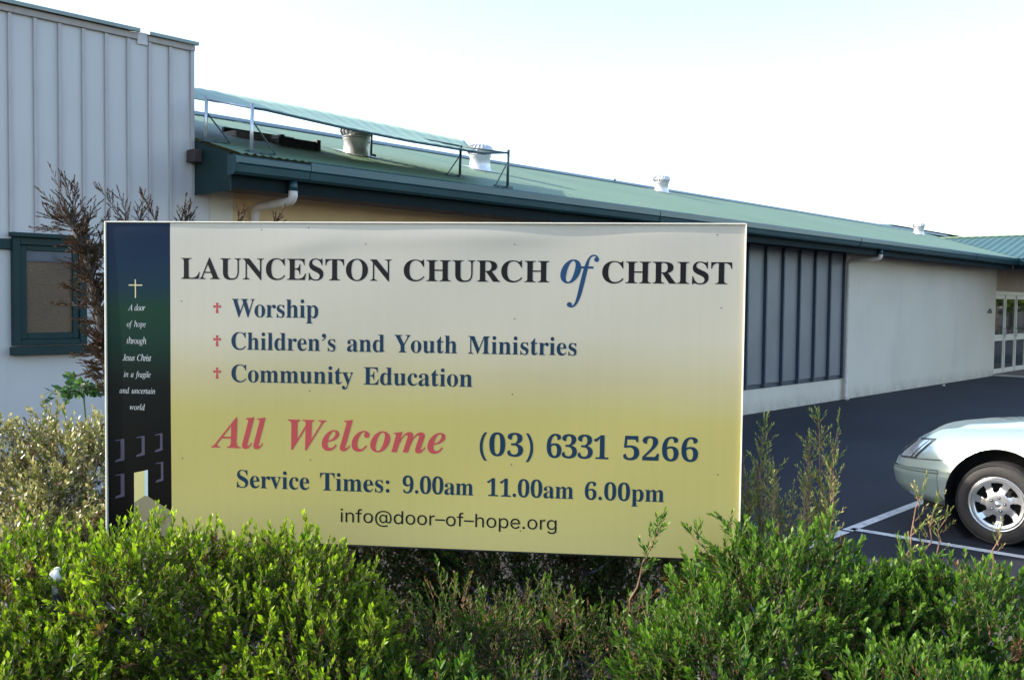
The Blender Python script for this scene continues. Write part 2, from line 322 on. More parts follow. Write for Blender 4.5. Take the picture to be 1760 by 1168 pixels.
# doors
DB=B+.06
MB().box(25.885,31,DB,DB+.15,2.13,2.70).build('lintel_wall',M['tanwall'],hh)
MB().box(25.885,31,DB-.02,DB+.1,2.035,2.125).build('door_head',M['doorframe'],hh,bevel=.004)
xs=[25.90,26.86,27.82,28.78,29.74]
for a in xs: MB().box(a-.015,a+.045,DB-.02,DB+.1,0,2.033).build('door_post',M['doorframe'],hh,bevel=.004)
for p,q in zip(xs[:-1],xs[1:]):
    l,r=p+.05,q-.02; d=MB()
    d.box(l,l+.07,DB,DB+.05,.03,2.03).box(r-.07,r,DB,DB+.05,.03,2.03).box(l+.071,r-.071,DB,DB+.05,1.93,2.03).box(l+.071,r-.071,DB,DB+.05,.03,.15).box(l+.071,r-.071,DB,DB+.05,.86,1.02)
    do=d.build('door',M['doorframe'],hh,bevel=.003)
    MB().box(l+.07,r-.07,DB+.02,DB+.03,1.02,1.93).build('pane',M['glass'],hh,parent=do)
    MB().box(l+.07,r-.07,DB+.02,DB+.03,.15,.86).build('pane',M['glass'],hh,parent=do)
    MB().bar((r-.035,DB-.05,.95),(r-.035,DB-.05,1.2),.012).bar((r-.035,DB-.05,.97),(r-.035,DB+.0,.97),.008).bar((r-.035,DB-.05,1.18),(r-.035,DB,1.18),.008).build('handle',M['galv'],hh,parent=do,smooth=True)
st=Th('entrance_slab','low brown paved step with pale edge before the glass doors','step',(27,B,0),AD)
MB().box(25.86,31,5.6,B-.002,-.01,.035).build('slab',M['paver'],st)
MB().box(25.80,25.858,5.6,B-.002,-.01,.045).build('edging',M['concrete'],st,bevel=.006)
# downpipes
def downpipe(a_g,zt=2.725):
    r=.038; s=a_g
    mb=MB().tube([(s,EB+.03,zt),(s,EB+.03,2.64)],r*.98,12)
    mb.build('outlet',M['gutter'],hh,smooth=True)
    pts=[(s,EB+.03,2.642),(s,EB+.03,2.60),(s,EB+.045,2.575),(s,EB+.08,2.56),(s,B-.14,2.545),(s,B-.075,2.525),(s,B-.058,2.49),(s,B-.058,1.3),(s,B-.058,.06),(s,B-.075,.03),(s,B-.12,.015)]
    o=MB().tube(pts,r,12).build('downpipe',M['whitepipe'],hh,smooth=True)
    for z in (.5,1.5,2.35): MB().lathe([(r+.004,z),(r+.004,z+.03)],(s,B-.058,0),n=12).box(s-.06,s+.06,B-.02,B-.004,z,z+.03).build('bracket',M['whitepipe'],hh,parent=o)
downpipe(4.68); downpipe(17.02)
# teal bracket fitting on the white wall near the doors
tf=Th('wall_hook','small teal curved fitting on the white wall beside the doors','fitting',(25.35,B,1.6),AD)
MB().tube([(25.35+.09*math.cos(t),B-.03,1.58+.09*math.sin(t)) for t in [PI*k/8 for k in range(9)]],.014,8).bar((25.26,B-.03,1.59),(25.26,B,1.59),.014).bar((25.44,B-.03,1.58),(25.44,B,1.58),.014).build('hook',M['teal'],tf,smooth=True)
# ================================================================ ENTRANCE WING
wg=Th('entrance_wing','darker green corrugated wing roof over the glass door entrance at the right','porch roof',(25.05,EB,0),AD)
mb=MB(); AW=27.65; step=.2
k=int(11/ (step/8))
def wz(a): return EZ+SL*(a-VA)
i0=0
for i in range(k+1):
    b=9.45-i*step/8; h=.018*max(-.3,math.sin(2*PI*b/step)); al=max(VA-.03, VA+(b-EB)); 
    mb.v+=[(al,b,wz(al)+h),(AW,b,wz(AW)+h)]
for i in range(k): j=2*i; mb.f.append((j,j+2,j+3,j+1))
mb.build('roof',M['wingroof'],wg,smooth=True)
MB().quad((AW,9.45,wz(AW)),(AW,-1.5,wz(AW)),(AW+2.6,-1.5,EZ),(AW+2.6,9.45,EZ)).build('far_roof',M['wingroof'],wg)
MB().box(AW-.07,AW+.07,-1.5,9.5,wz(AW)+.0,wz(AW)+.03).build('ridge_cap',M['roof'],wg)
gp2=[(VA+.07,2.725),(VA-.01,2.725),(VA-.045,2.80),(VA-.055,2.86),(VA-.03,2.872),(VA+.07,2.74)]
mb=MB(); i=len(mb.v); n=len(gp2)
mb.v+=[(x,EB-.06,z) for x,z in gp2]+[(x,-1.5,z) for x,z in gp2]
mb.f+=[tuple(range(n)),tuple(range(2*n-1,n-1,-1))]+[(q,(q+1)%n,n+(q+1)%n,n+q) for q in range(n)]
mb.build('gutter',M['gutter'],wg)
MB().box(VA+.075,VA+.10,-1.5,EB+.07,2.63,2.87).build('fascia',M['tealdark'],wg)
MB().box(VA+.105,30.2,-1.5,EB+.07,2.70,2.715).build('ceiling',M['soffit'],wg)
for b in (-1.2,1.3,3.8): MB().box(VA+.3,VA+.42,b,b+.12,0,2.70).build('post',M['teal'],wg,bevel=.006)
for b in (-1.2,1.3,3.8): MB().box(30.0,30.12,b,b+.12,0,2.70).build('post',M['teal'],wg,bevel=.006)

# ================================================================ ROOF THINGS
def whirly(a,b,label,s=1.,hid=False):
    z=rz(b); t=Th('turbine_vent',label,'roof vent',(a,b,z),AD,group='spinning turbine vents on the green roof')
    fl=MB(); q=.19
    fl.quad((a-q,b-q,rz(b-q)+.014),(a+q,b-q,rz(b-q)+.014),(a+q,b+q,rz(b+q)+.014),(a-q,b+q,rz(b+q)+.014)).build('flashing',M['galv'],t)
    MB().lathe([(.150*s,z-.04),(.135*s,z+.03),(.128*s,z+.15*s),(.14*s,z+.155*s),(.14*s,z+.17*s),(.0,z+.17*s)],(a,b,0),n=28).build('throat',M['galv'],t,smooth=True)
    nb=20
    for k in range(nb):
        mb=MB(); th0=2*PI*k/nb; ring=[]
        for i in range(9):
            ph=-1.05+2.25*i/8; rr=.155*s*math.cos(ph*.95); zz=z+.245*s+.08*s*math.sin(ph)
            for dth,off in ((0,0),(.30,.016*s)):
                an=th0+dth+.18*math.sin(ph); ring.append((a+(rr+off)*math.cos(an),b+(rr+off)*math.sin(an),zz))
        mb.v=ring; mb.f=[(2*i,2*i+1,2*i+3,2*i+2) for i in range(8)]
        mb.build('vane',M['galv'],t,smooth=True)
    MB().lathe([(.0,z+.330*s),(.06*s,z+.326*s),(.085*s,z+.315*s),(.085*s,z+.305*s)],(a,b,0),n=24).build('cap',M['galv'],t,smooth=True)
    MB().lathe([(.14*s,z+.175*s),(.150*s,z+.17*s),(.150*s,z+.185*s)],(a,b,0),n=24).build('collar',M['galv'],t,smooth=True)
    MB().lathe([(.02,z+.16),(.02,z+.32*s)],(a,b,0),n=8).build('shaft',M['darkpipe'],t)
whirly(6.40,8.25,'silver turbine vent half hidden behind the raised green sheet')
whirly(8.75,8.73,'silver turbine vent beside the end post of the raised green sheet',1.0)
whirly(14.67,9.97,'silver turbine vent standing alone near the middle of the roof ridge',.93)
whirly(25.9,9.47,'small silver turbine vent before the dark ridge box, furthest along the roof',.95)
an=Th('roof_spike','thin dark aerial spike standing on the roof ridge','aerial',(13.9,RB,rz(RB)),AD)
MB().bar((13.9,RB,rz(RB)),(13.9,RB,rz(RB)+.17),.009,6,.004).lathe([(.03,rz(RB)+.03),(.012,rz(RB)+.07)],(13.9,RB,0),n=8).build('rod',M['darkpipe'],an)
# raised sheet on posts
cn=Th('raised_sheet_frame','raised pale green sheet on a frame of metal posts over the roof','canopy',(5.7,7.4,rz(7.4)),AD)
posts=[((4.31,6.93),.40,1),((4.15,7.37),.37,1),((7.295,6.87),.40,0),((7.06,7.34),.335,0),((6.69,8.36),.34,0)]
tops=[]
for (a,b),h,lt in posts:
    z=rz(b); tp=(a+.01,b,z+h); tops.append(tp)
    MB().bar((a,b,z-.01),tp,.015 if lt else .014,8).build('post',M['pipemetal' if lt else 'darkpipe'],cn,smooth=True)
    MB().box(a-.04,a+.04,b-.04,b+.04,z-.008,z+.018).build('foot_plate',M['darkpipe'],cn)
    da=.22 if lt else -.2
    MB().bar((a,b,z+h*.68),(a+da,b-.02,z+.01),.007,6).build('brace',M['darkpipe'],cn)
    MB().box(a+min(da,0),a+max(da,0),b-.012,b+.012,z+.006,z+.02).build('foot_strip',M['darkpipe'],cn)
# the sheet itself, sagging between its rails
def lerp(p,q,t): return tuple(x+(y-x)*t for x,y in zip(p,q))
low=[(4.13,7.75,3.455),(4.43,6.93,3.300),(5.2,6.92,3.262),(6.0,6.90,3.238),(6.95,6.90,3.243)]
high=[(4.13,8.55,3.735),(4.9,8.6,3.757),(5.85,8.6,3.760),(6.95,8.55,3.73),(8.05,8.3,3.645)]
mb=MB(); NU,NV=96,8
def samp(L,t):
    t*=len(L)-1; i=min(int(t),len(L)-2); return lerp(L[i],L[i+1],t-i)
for i in range(NU+1):
    for j in range(NV+1):
        p=lerp(samp(low,i/NU),samp(high,i/NU),j/NV); h=.0035*math.sin(i*PI/2.0)-.03*math.sin(PI*j/NV)
        mb.v.append((p[0],p[1],p[2]+h))
for i in range(NU):
    for j in range(NV):
        q=i*(NV+1)+j; mb.f.append((q,q+NV+1,q+NV+2,q+1))
o=mb.build('sheet',M['sheet'],cn,smooth=True); md=o.modifiers.new('s','SOLIDIFY'); md.thickness=.006; bake(o)
MB().tube([(4.32,6.93,3.285)]+[(x,y,z-.012) for x,y,z in low[1:]]+[tops[2]][:0]+[(7.30,6.87,3.275)],.011,6).build('rail',M['darkpipe'],cn,smooth=True)
MB().tube([(4.16,7.37,3.39),(4.32,6.93,3.285)],.010,6).build('rail',M['pipemetal'],cn,smooth=True)
MB().tube([(7.07,7.34,3.36),(7.30,6.87,3.27)],.009,6).build('rail',M['darkpipe'],cn,smooth=True)
MB().tube([(6.70,8.36,3.60),(7.07,7.34,3.36)],.009,6).build('rail',M['darkpipe'],cn,smooth=True)
# roof frame with the dark housing
fr_=Th('roof_rack','long low metal frame lying on the shaded roof behind the first posts','roof frame',(5.2,8.3,rz(8.3)),AD)
zz=rz(8.3)
MB().box(4.95,5.75,8.22,8.26,zz-.03,zz+.045).build('side_rail',M['pinkmetal'],fr_); MB().box(4.95,5.75,8.44,8.48,zz+.02,zz+.10).build('side_rail',M['blackmetal'],fr_)
for a in (4.95,5.2,5.45,5.71): MB().box(a,a+.04,8.262,8.438,zz-.0,zz+.05).build('cross_rail',M['pinkmetal'],fr_)
bx=Th('roof_housing','black ribbed box housing beside the low metal frame on the roof','box',(5.5,8.04,rz(8.04)),AD)
zz=rz(8.04)
MB().box(5.27,5.75,7.98,8.12,zz-.03,zz+.075).build('case',M['blackmetal'],bx,bevel=.01)
for a in (5.28,5.70): MB().box(a,a+.045,7.965,8.135,zz-.03,zz+.095).build('end_cap',M['blackmetal'],bx,bevel=.008)
# far roof with chimneys
fh=Th('far_house','distant house with pale green roof and two brick chimneys behind the wing','house',(46,12,0),AD)
MB().quad((36,13,3.2),(75,13,3.2),(75,18,4.95),(36,18,4.95)).quad((75,18,4.95),(75,23,3.2),(36,23,3.2),(36,18,4.95)).build('roof',M['roof'],fh)
MB().box(37,74,13.5,22.5,0,3.19).build('wall',M['render'],fh)
fh.off=Vector((46,12,0))
# glyph outlines: per glyph style, character code, advance, then for each contour its points (handle, point, handle) in 1/1000 of the type size
GI=[
['B',40,201,[[18,0,126,-106,-34,39,16,-50,-75,134,-16,50,0,-54,-24,156,0,55,-16,-51,24,158,16,51,-34,-41,75,138,18,0,-18,0,55,0,-31,-43,16,51,-71,-140,-15,-50,0,53,-23,-155,0,-52,-15,50,23,-153,16,-50,-31,42,71,-138,-19,0]]],
['B',41,201,[[18,0,21,-106,31,42,-16,-50,70,138,16,50,0,-52,24,153,0,53,16,-50,-24,155,-16,51,31,-43,-71,140,19,0,-19,0,56,0,34,-41,-16,51,75,-138,16,-51,0,55,24,-158,0,-54,16,50,-24,-156,-16,-50,34,39,-75,-134,-18,0]]],
['B',46,180,[[12,0,89,-9,-11,0,9,-7,-29,10,-8,8,0,-16,-12,35,0,17,-8,-7,12,35,9,7,-11,0,29,10,12,0,-8,7,30,-10,8,-7,0,17,13,-35,0,-16,8,8,-13,-35,-8,-7]]],
['B',48,375,[[39,0,188,-7,-41,0,24,-20,-97,31,-25,21,10,-37,-52,87,-11,37,0,-50,-16,130,0,50,-11,-37,16,130,10,36,-25,-20,52,85,24,20,-41,0,98,30,39,0,-24,20,94,-30,24,-20,-11,37,53,-86,11,-37,0,50,17,-130,0,-49,11,37,-17,-130,-11,-36,24,21,-53,-86,-24,-20],[-25,0,188,37,25,0,-8,-36,49,54,8,35,0,-64,11,149,0,64,8,-36,-11,150,-8,35,24,0,-48,53,-25,0,8,35,-50,-53,-8,-36,0,64,-12,-150,0,-64,-8,35,12,-149,8,-36]]],
['B',49,375,[[93,0,65,0,0,12,0,-12,0,36,19,0,-18,0,55,0,12,0,-6,-6,26,9,5,6,0,-16,8,34,0,112,0,-112,0,337,-17,-21,13,13,-46,-51,-14,-13,14,0,-41,-19,-11,0,7,-9,-27,13,-8,9,0,-16,-12,37,14,3,-17,-7,46,16,16,7,-22,-16,58,35,15,12,-16,-11,47,35,25,0,-25,0,75,0,0,-134,0,135,0,-403,0,-14,-5,8,7,-32,4,-8,-14,0,27,-11,18,0,-19,0,55,0,0,-12,0,12,0,-36,-93,0]]],
['B',50,375,[[105,0,24,0,0,23,0,-23,0,69,33,34,-33,-34,99,102,28,28,-15,-21,64,74,14,22,-6,-20,31,62,5,20,0,-23,8,64,0,26,10,-11,-14,56,-9,12,16,0,-38,18,-23,0,9,20,-48,-29,-9,-19,0,39,-14,-87,-25,0,16,-10,-62,15,-16,10,0,-25,-24,52,0,16,-11,-14,17,45,11,13,-22,-8,49,33,22,8,-33,0,82,12,50,0,-26,20,114,-30,27,-20,0,34,40,-81,0,-16,6,15,-9,-46,-5,-15,13,17,-28,-48,-13,-18,23,23,-53,-61,-22,-23,34,31,-84,-82,-22,-22,23,21,-67,-64,52,0,-52,0,157,0,14,0,-9,-8,35,12,10,8,-4,-15,21,34,1,7,-2,-7,5,21,13,0,-14,0,40,0,-2,-47,1,47,-4,-141,-106,0]]],
['B',51,375,[[23,0,163,-7,-33,0,21,-8,-82,12,-21,7,10,-13,-47,30,-10,12,0,-14,-15,39,0,17,-11,-9,17,39,11,9,-15,0,40,13,0,-28,-15,14,23,-64,15,-15,-24,0,59,-22,15,0,-12,-6,41,9,13,6,-8,-14,31,30,7,15,0,-26,11,60,0,26,18,-16,-27,63,-18,17,34,0,-77,25,-14,0,14,0,-42,0,0,14,0,-14,0,42,15,0,-15,0,45,0,29,0,-14,-18,64,27,14,18,0,-29,21,71,0,25,9,-13,-14,57,-10,14,19,0,-42,21,-16,0,8,10,-36,-15,-9,-10,3,16,-17,-39,-3,-16,0,18,-5,-50,-27,0,15,-10,-64,15,-15,9,0,-21,-23,45,0,24,-25,-16,38,60,25,17,-49,0,111,25,48,0,-28,19,113,-28,28,-19,0,35,42,-81,0,-30,20,21,-30,-76,-20,-20,29,10,-73,-45,18,-3,-18,9,54,-18,19,-9,-13,16,47,-37,12,-16,0,26,19,-63,0,-27,10,18,-16,-68,-10,-19,18,11,-41,-45,-17,-11,22,5,-58,-24,-21,-5]]],
['B',53,375,[[20,0,165,-7,-34,0,20,-8,-81,12,-20,8,9,-12,-44,30,-9,13,0,-14,-13,40,0,15,-10,-7,15,34,9,8,-17,0,39,12,0,-13,-5,13,7,-38,4,-12,-11,8,23,-31,11,-8,-18,0,43,-12,15,0,-12,-6,41,10,13,7,-8,-15,31,33,7,16,0,-28,11,65,0,33,16,-17,-24,75,-16,16,29,0,-67,24,-17,0,12,3,-43,-4,-11,-2,10,3,-32,-8,-10,4,11,-4,-31,12,7,78,-7,-78,22,233,84,0,-85,0,254,0,1,-41,-1,41,3,-123,-13,0,12,0,-38,0,-2,8,2,-7,-6,23,-1,8,4,-5,-8,19,-4,4,11,0,-23,7,-46,0,46,0,-139,0,-4,-42,4,42,-11,-125,7,3,-14,-2,32,7,14,2,-14,0,42,3,52,0,-32,23,125,-35,31,-24,0,48,47,-108,0,-29,11,19,-16,-73,-10,-20,18,12,-42,-48,-17,-12,20,6,-56,-26,-21,-5]]],
['B',54,375,[[51,0,197,-7,-33,0,26,-17,-88,25,-25,16,14,-34,-58,75,-14,34,0,-52,-21,129,0,37,-8,-32,12,103,8,32,-15,-24,35,84,16,24,-24,-14,60,57,24,13,-33,0,85,20,29,0,-17,7,69,-10,17,-7,-8,11,38,-27,8,-12,0,13,11,-37,0,-14,12,10,-18,-36,-12,-11,29,0,-62,-16,0,13,3,-13,-4,40,-2,14,6,-9,-13,34,-6,8,12,0,-27,13,-27,0,16,30,-64,-46,-15,-31,3,57,-27,-132,9,7,-15,-5,36,17,15,6,-23,0,57,8,40,0,-24,24,97,-36,25,-25,0,44,37,-103,0,-48,26,30,-39,-117,-27,-30],[-21,0,199,38,17,0,-10,-18,40,26,10,18,0,-38,16,84,0,37,11,-17,-17,80,-11,17,19,0,-45,25,-12,0,14,7,-39,-10,-14,-7,6,8,-29,-22,0,-65,-14,29,22,-140,14,-29]]],
['B',57,375,[[35,0,152,-7,-26,0,16,-7,-64,11,-16,8,7,-12,-35,29,-7,12,0,-12,-11,36,0,10,-5,-7,8,25,6,7,-11,-2,25,13,6,-20,-12,14,28,-51,13,-13,-23,0,53,-20,58,0,-5,-129,95,194,-10,-13,16,9,-39,-32,-15,-9,23,0,-57,-13,-38,0,25,-23,-95,35,-24,24,0,-46,-36,104,0,32,-12,-25,18,85,12,24,-23,-14,53,57,23,13,-31,0,82,20,33,0,-25,15,87,-23,25,-16,-14,33,59,-73,15,-34,0,52,22,-129,0,-37,8,32,-11,-104,-7,-33,15,24,-33,-85,-16,-25,24,14,-60,-58,-25,-14],[-42,0,184,233,16,0,-11,-8,40,12,12,9,-7,-13,27,33,-1,57,13,-26,-20,125,-13,25,21,0,-50,38,-19,0,10,19,-44,-28,-11,-19,0,37,-16,-85,0,-63]]],
['B',65,437,[[46,0,-9,0,0,6,0,-6,0,18,13,0,-9,-8,33,12,8,8,-8,-22,25,45,52,130,-52,-130,157,391,6,0,-6,1,18,-1,54,-126,-53,126,160,-378,10,-25,-8,11,27,-53,8,-10,-14,0,32,-16,0,-6,0,6,0,-18,-71,0,71,0,-214,0,0,6,0,-6,0,18,36,0,0,-19,54,28,0,6,7,-17,-10,35,-7,17,6,-17,-20,51,-50,0,50,0,-150,0,-8,-20,8,20,-24,-61,-2,-4,0,4,-3,-12,-1,-5,0,3,-1,-11,0,-20,-33,0,49,-30,1,0,-2,0,4,0,0,-6,0,6,0,-18,-46,0],[22,52,113,161,43,0,-43,0,129,0,-22,52,21,-53,-65,158,-21,-53]]],
['B',67,468,[[81,0,257,-11,-45,0,35,-21,-120,31,-34,20,19,-36,-81,84,-20,36,0,-46,-30,124,0,46,-20,-36,30,123,20,36,-35,-21,83,84,35,20,-45,0,120,30,31,0,-41,17,108,-25,7,-3,-7,0,21,-5,16,0,-4,-20,31,30,6,0,-6,0,18,0,0,-52,0,53,0,-157,-6,0,5,0,-17,0,-15,42,27,-24,-64,99,-27,24,34,0,-91,36,-81,0,0,145,-121,-217,0,-135,-90,0,134,-202,27,0,-26,-14,80,21,26,14,-20,-27,70,61,7,-6,-6,5,19,-17,-46,-67]]],
['B',69,442,[[129,0,14,0,0,6,0,-6,0,17,24,0,-8,-9,48,13,9,8,0,-24,13,48,0,97,0,-97,0,291,0,29,9,-8,-13,56,-9,9,22,0,-46,14,0,5,0,-5,0,16,128,0,-128,0,383,0,0,-45,0,45,0,-135,-5,0,6,0,-16,0,-5,41,24,-16,-43,86,-23,16,49,0,-108,24,-15,0,7,2,-32,-2,-7,-1,2,6,-14,-11,-2,-6,0,13,-3,-29,0,-47,0,47,0,-142,3,0,-3,0,10,0,30,0,-14,-15,66,23,14,15,-5,-35,29,76,5,0,-5,0,16,0,0,-75,0,76,0,-227,-5,0,6,0,-17,0,-2,27,7,-15,-14,63,-7,16,14,-6,-32,32,-14,6,23,0,-56,9,-1,0,1,0,-2,0,0,-51,0,52,0,-155,0,-16,-6,5,9,-32,6,-5,-19,0,38,-7,33,0,-22,-8,83,11,23,7,-16,-17,58,36,15,17,-11,-29,40,68,6,0,-6,0,19,0,-9,-48,9,48,-28,-143,-129,0]]],
['B',72,523,[[76,0,15,0,0,6,0,-5,0,17,24,1,-8,-9,47,15,9,8,0,-25,13,49,0,99,0,-100,0,298,0,21,8,-9,-13,45,-8,8,23,-2,-46,15,0,5,0,-5,0,16,75,0,-75,0,226,0,0,-5,0,5,0,-16,-17,-2,9,3,-38,-7,-8,-3,3,8,-17,-17,-3,-8,0,16,-5,-36,0,-43,0,42,0,-128,53,0,-53,0,160,0,0,42,0,-43,0,128,0,16,3,-8,-5,36,-2,8,9,-3,-17,17,-8,3,17,-2,-38,7,0,5,0,-5,0,16,75,0,-75,0,225,0,0,-5,0,5,0,-16,-23,-2,7,8,-46,-15,-8,-8,0,22,-12,-45,0,-100,0,99,0,-298,0,-23,-8,9,12,-48,8,-9,-23,1,46,-16,0,-5,0,6,0,-17,-75,0,75,0,-225,0,0,6,0,-5,0,17,23,1,-8,-8,47,14,9,7,0,-26,13,50,0,46,0,-47,0,140,-53,0,53,0,-160,0,0,-47,0,46,0,-140,0,-25,-8,8,12,-49,8,-9,-24,1,48,-15,0,-5,0,6,0,-17,-76,0]]],
['B',73,261,[[78,0,13,0,0,6,0,-5,0,17,23,3,-9,-7,48,15,10,8,0,-21,14,43,0,104,0,-104,0,312,0,20,8,-6,-12,40,-8,7,26,-1,-50,12,0,5,0,-5,0,16,77,0,-77,0,231,0,0,-5,0,5,0,-16,-23,-1,8,7,-48,-12,-9,-6,0,20,-13,-40,0,-103,0,103,0,-310,0,-14,-3,8,4,-33,4,-8,-9,4,19,-18,9,-4,-18,2,40,-9,0,-5,0,6,0,-17,-78,0]]],
['B',76,426,[[129,0,15,0,0,6,0,-5,0,17,24,1,-8,-9,47,15,9,8,0,-25,13,49,0,99,0,-100,0,298,0,22,8,-9,-13,46,-8,8,23,-1,-46,14,0,5,0,-5,0,16,78,0,-78,0,234,0,0,-5,0,5,0,-16,-18,0,10,3,-42,-5,-10,-3,4,9,-20,-18,-4,-8,0,16,-6,-37,0,-99,0,98,0,-296,0,-16,-2,8,3,-36,3,-8,-8,3,15,-16,7,-2,-16,0,34,-3,32,0,-22,-8,81,12,21,8,-15,-19,55,40,15,18,-11,-31,39,74,6,0,-6,0,18,0,-8,-51,8,51,-25,-154,-129,0]]],
['B',77,634,[[52,0,14,0,0,6,0,-5,0,17,22,1,-9,-9,47,15,10,8,0,-23,14,47,0,101,0,-101,0,303,0,15,3,-8,-4,34,-4,7,8,-3,-18,16,-9,4,16,-1,-38,7,0,5,0,-5,0,16,56,0,-57,0,170,0,44,-104,-44,105,132,-313,44,105,-44,-104,132,313,56,0,-56,0,168,0,0,-5,0,5,0,-16,-21,-2,8,9,-44,-16,-9,-8,0,22,-13,-45,0,-97,0,98,0,-293,0,-19,-3,9,5,-42,3,-10,-8,4,17,-20,8,-3,-16,1,35,-6,0,-5,0,6,0,-17,-74,0,73,0,-221,0,0,6,0,-5,0,17,16,2,-9,-4,37,8,8,3,-3,-9,17,19,3,9,0,-17,5,39,0,105,0,-105,0,316,-56,-133,56,133,-167,-399,-6,0,6,0,-18,0,-55,130,55,-130,-165,389,0,-103,0,103,0,-309,0,-26,-10,8,15,-50,9,-9,-23,0,49,-13,0,-5,0,6,0,-17,-51,0]]],
['B',78,494,[[6,0,403,-11,-99,120,99,-120,-296,361,0,-91,0,90,0,-271,0,-24,-8,8,12,-48,7,-8,-25,1,48,-14,0,-5,0,6,0,-17,-50,0,50,0,-149,0,0,6,0,-5,0,17,16,1,-8,-3,36,6,8,4,-3,-8,17,18,3,9,0,-17,5,38,0,103,0,-103,0,309,-23,28,4,-2,-40,45,-4,2,8,-2,-18,6,0,5,0,-5,0,16,46,0,-46,0,138,0,79,-95,-78,95,235,-286,0,69,0,-69,0,208,0,17,3,-8,-5,37,-3,8,8,-3,-17,17,-9,4,17,-2,-38,8,0,5,0,-5,0,16,50,0,-50,0,149,0,0,-5,0,5,0,-16,-24,-1,8,8,-47,-14,-7,-9,0,23,-11,-48,0,-129,0,129,0,-388,-7,0]]],
['B',79,525,[[34,0,261,-11,-34,0,28,-12,-92,18,-29,12,22,-22,-75,51,-21,21,12,-29,-49,76,-12,29,0,-34,-17,94,0,33,-12,-29,17,93,12,29,-22,-21,50,76,21,22,-29,-12,75,51,29,12,-34,0,95,18,33,0,-28,12,92,-18,28,-12,-21,21,74,-49,21,-22,-12,29,50,-76,11,-29,0,34,17,-95,0,-34,11,29,-17,-94,-12,-29,22,21,-51,-76,-21,-22,29,12,-75,-51,-29,-12],[-37,0,265,12,76,0,0,-144,114,216,0,70,21,-37,-31,161,-22,36,37,0,-88,54,-77,0,0,143,-115,-215,0,-71,-21,37,32,-161,22,-37]]],
['B',82,473,[[76,0,15,0,0,6,0,-5,0,17,24,1,-8,-9,47,15,9,8,0,-25,13,49,0,99,0,-100,0,298,0,21,8,-9,-13,45,-8,8,23,-2,-46,15,0,5,0,-5,0,16,67,0,-67,0,201,0,67,0,-33,19,150,-29,33,-20,0,42,50,-92,0,-55,68,18,-102,-110,39,-58,-39,58,117,-174,7,-11,-6,5,20,-24,6,-6,-11,0,26,-9,1,0,0,0,2,0,0,-5,0,6,0,-17,-47,0,48,0,-142,0,-45,71,46,-71,-137,212,-6,0,6,0,-19,0,0,-44,0,43,0,-131,0,-25,-8,8,12,-49,8,-9,-24,1,48,-15,0,-5,0,6,0,-17,-76,0],[0,50,182,234,7,0,-7,0,21,0,35,0,-16,-16,77,24,16,17,0,-36,24,78,0,63,53,0,-80,95,-18,0,5,6,-34,-9,-5,-5,0,19,-8,-37,0,-50]]],
['B',83,390,[[6,0,43,-11,0,56,0,-56,0,169,6,0,-6,0,19,0,11,-49,-21,23,49,-108,22,-24,-35,0,86,-35,25,0,-15,-14,60,21,14,14,0,-21,22,53,0,30,36,-18,-54,71,-21,10,20,-11,-62,31,-39,19,18,-22,-86,62,-18,21,0,-31,-27,79,0,27,-11,-20,17,71,12,20,-20,-11,48,46,21,11,-26,0,70,17,13,0,-16,4,44,-5,17,-3,-19,6,53,-13,4,-1,-2,0,9,-2,3,-1,-3,0,9,-1,11,0,-2,-14,20,21,7,0,-6,0,19,0,0,-49,0,49,0,-147,-5,0,6,0,-17,0,-6,25,13,-19,-29,66,-12,19,17,-11,-45,44,-17,10,19,0,-54,16,-23,0,13,13,-54,-19,-14,-12,0,19,-20,-46,0,-17,-12,12,17,-44,12,-11,-23,11,52,-33,21,-10,-21,10,64,-30,28,-13,-15,14,64,-40,16,-14,-6,16,33,-45,6,-16,0,21,9,-55,0,-29,13,21,-20,-75,-14,-22,25,12,-58,-50,-25,-12,34,0,-89,-18,-11,0,12,-1,-34,2,-11,2,10,-4,-32,9,-12,4,7,-1,-28,8,-7,2,2,0,-13,3,-8,0,3,3,-16,-5,-3,-3,2,9,-8,-18,-6,0]]],
['B',84,423,[[79,0,92,0,0,6,0,-5,0,17,24,0,-9,-9,50,14,9,9,0,-25,14,50,0,117,0,-117,0,352,-2,0,2,0,-7,0,-35,0,21,20,-84,-30,-20,-20,3,37,-36,-85,-6,0,6,0,-18,0,0,46,0,-46,0,137,133,0,-133,0,399,0,0,-46,0,46,0,-138,-5,0,5,0,-16,0,-8,77,75,0,-125,116,-2,0,2,0,-6,0,0,-117,0,117,0,-352,0,-25,-8,9,13,-51,9,-8,-26,0,52,-13,0,-5,0,6,0,-17,-79,0]]],
['B',85,492,[[59,0,248,-13,-62,0,27,-28,-134,42,-27,27,0,-57,-41,126,0,75,0,-75,0,224,0,21,8,-9,-12,45,-9,8,22,-2,-46,15,0,5,0,-5,0,16,75,0,-75,0,225,0,0,-5,0,5,0,-16,-16,-2,9,3,-38,-7,-8,-3,3,8,-17,-17,-3,-8,0,16,-4,-36,0,-80,0,79,0,-239,0,-40,-15,20,22,-89,15,-19,-33,0,72,-29,78,0,0,-91,117,137,0,73,0,-73,0,219,0,22,9,-8,-13,45,-8,9,26,-2,-51,16,0,5,0,-5,0,16,49,0,-48,0,146,0,0,-5,0,5,0,-16,-20,-3,7,9,-41,-18,-7,-8,0,20,-11,-43,0,-65,0,66,0,-197,0,-69,28,30,-42,-149,-29,-30]]],
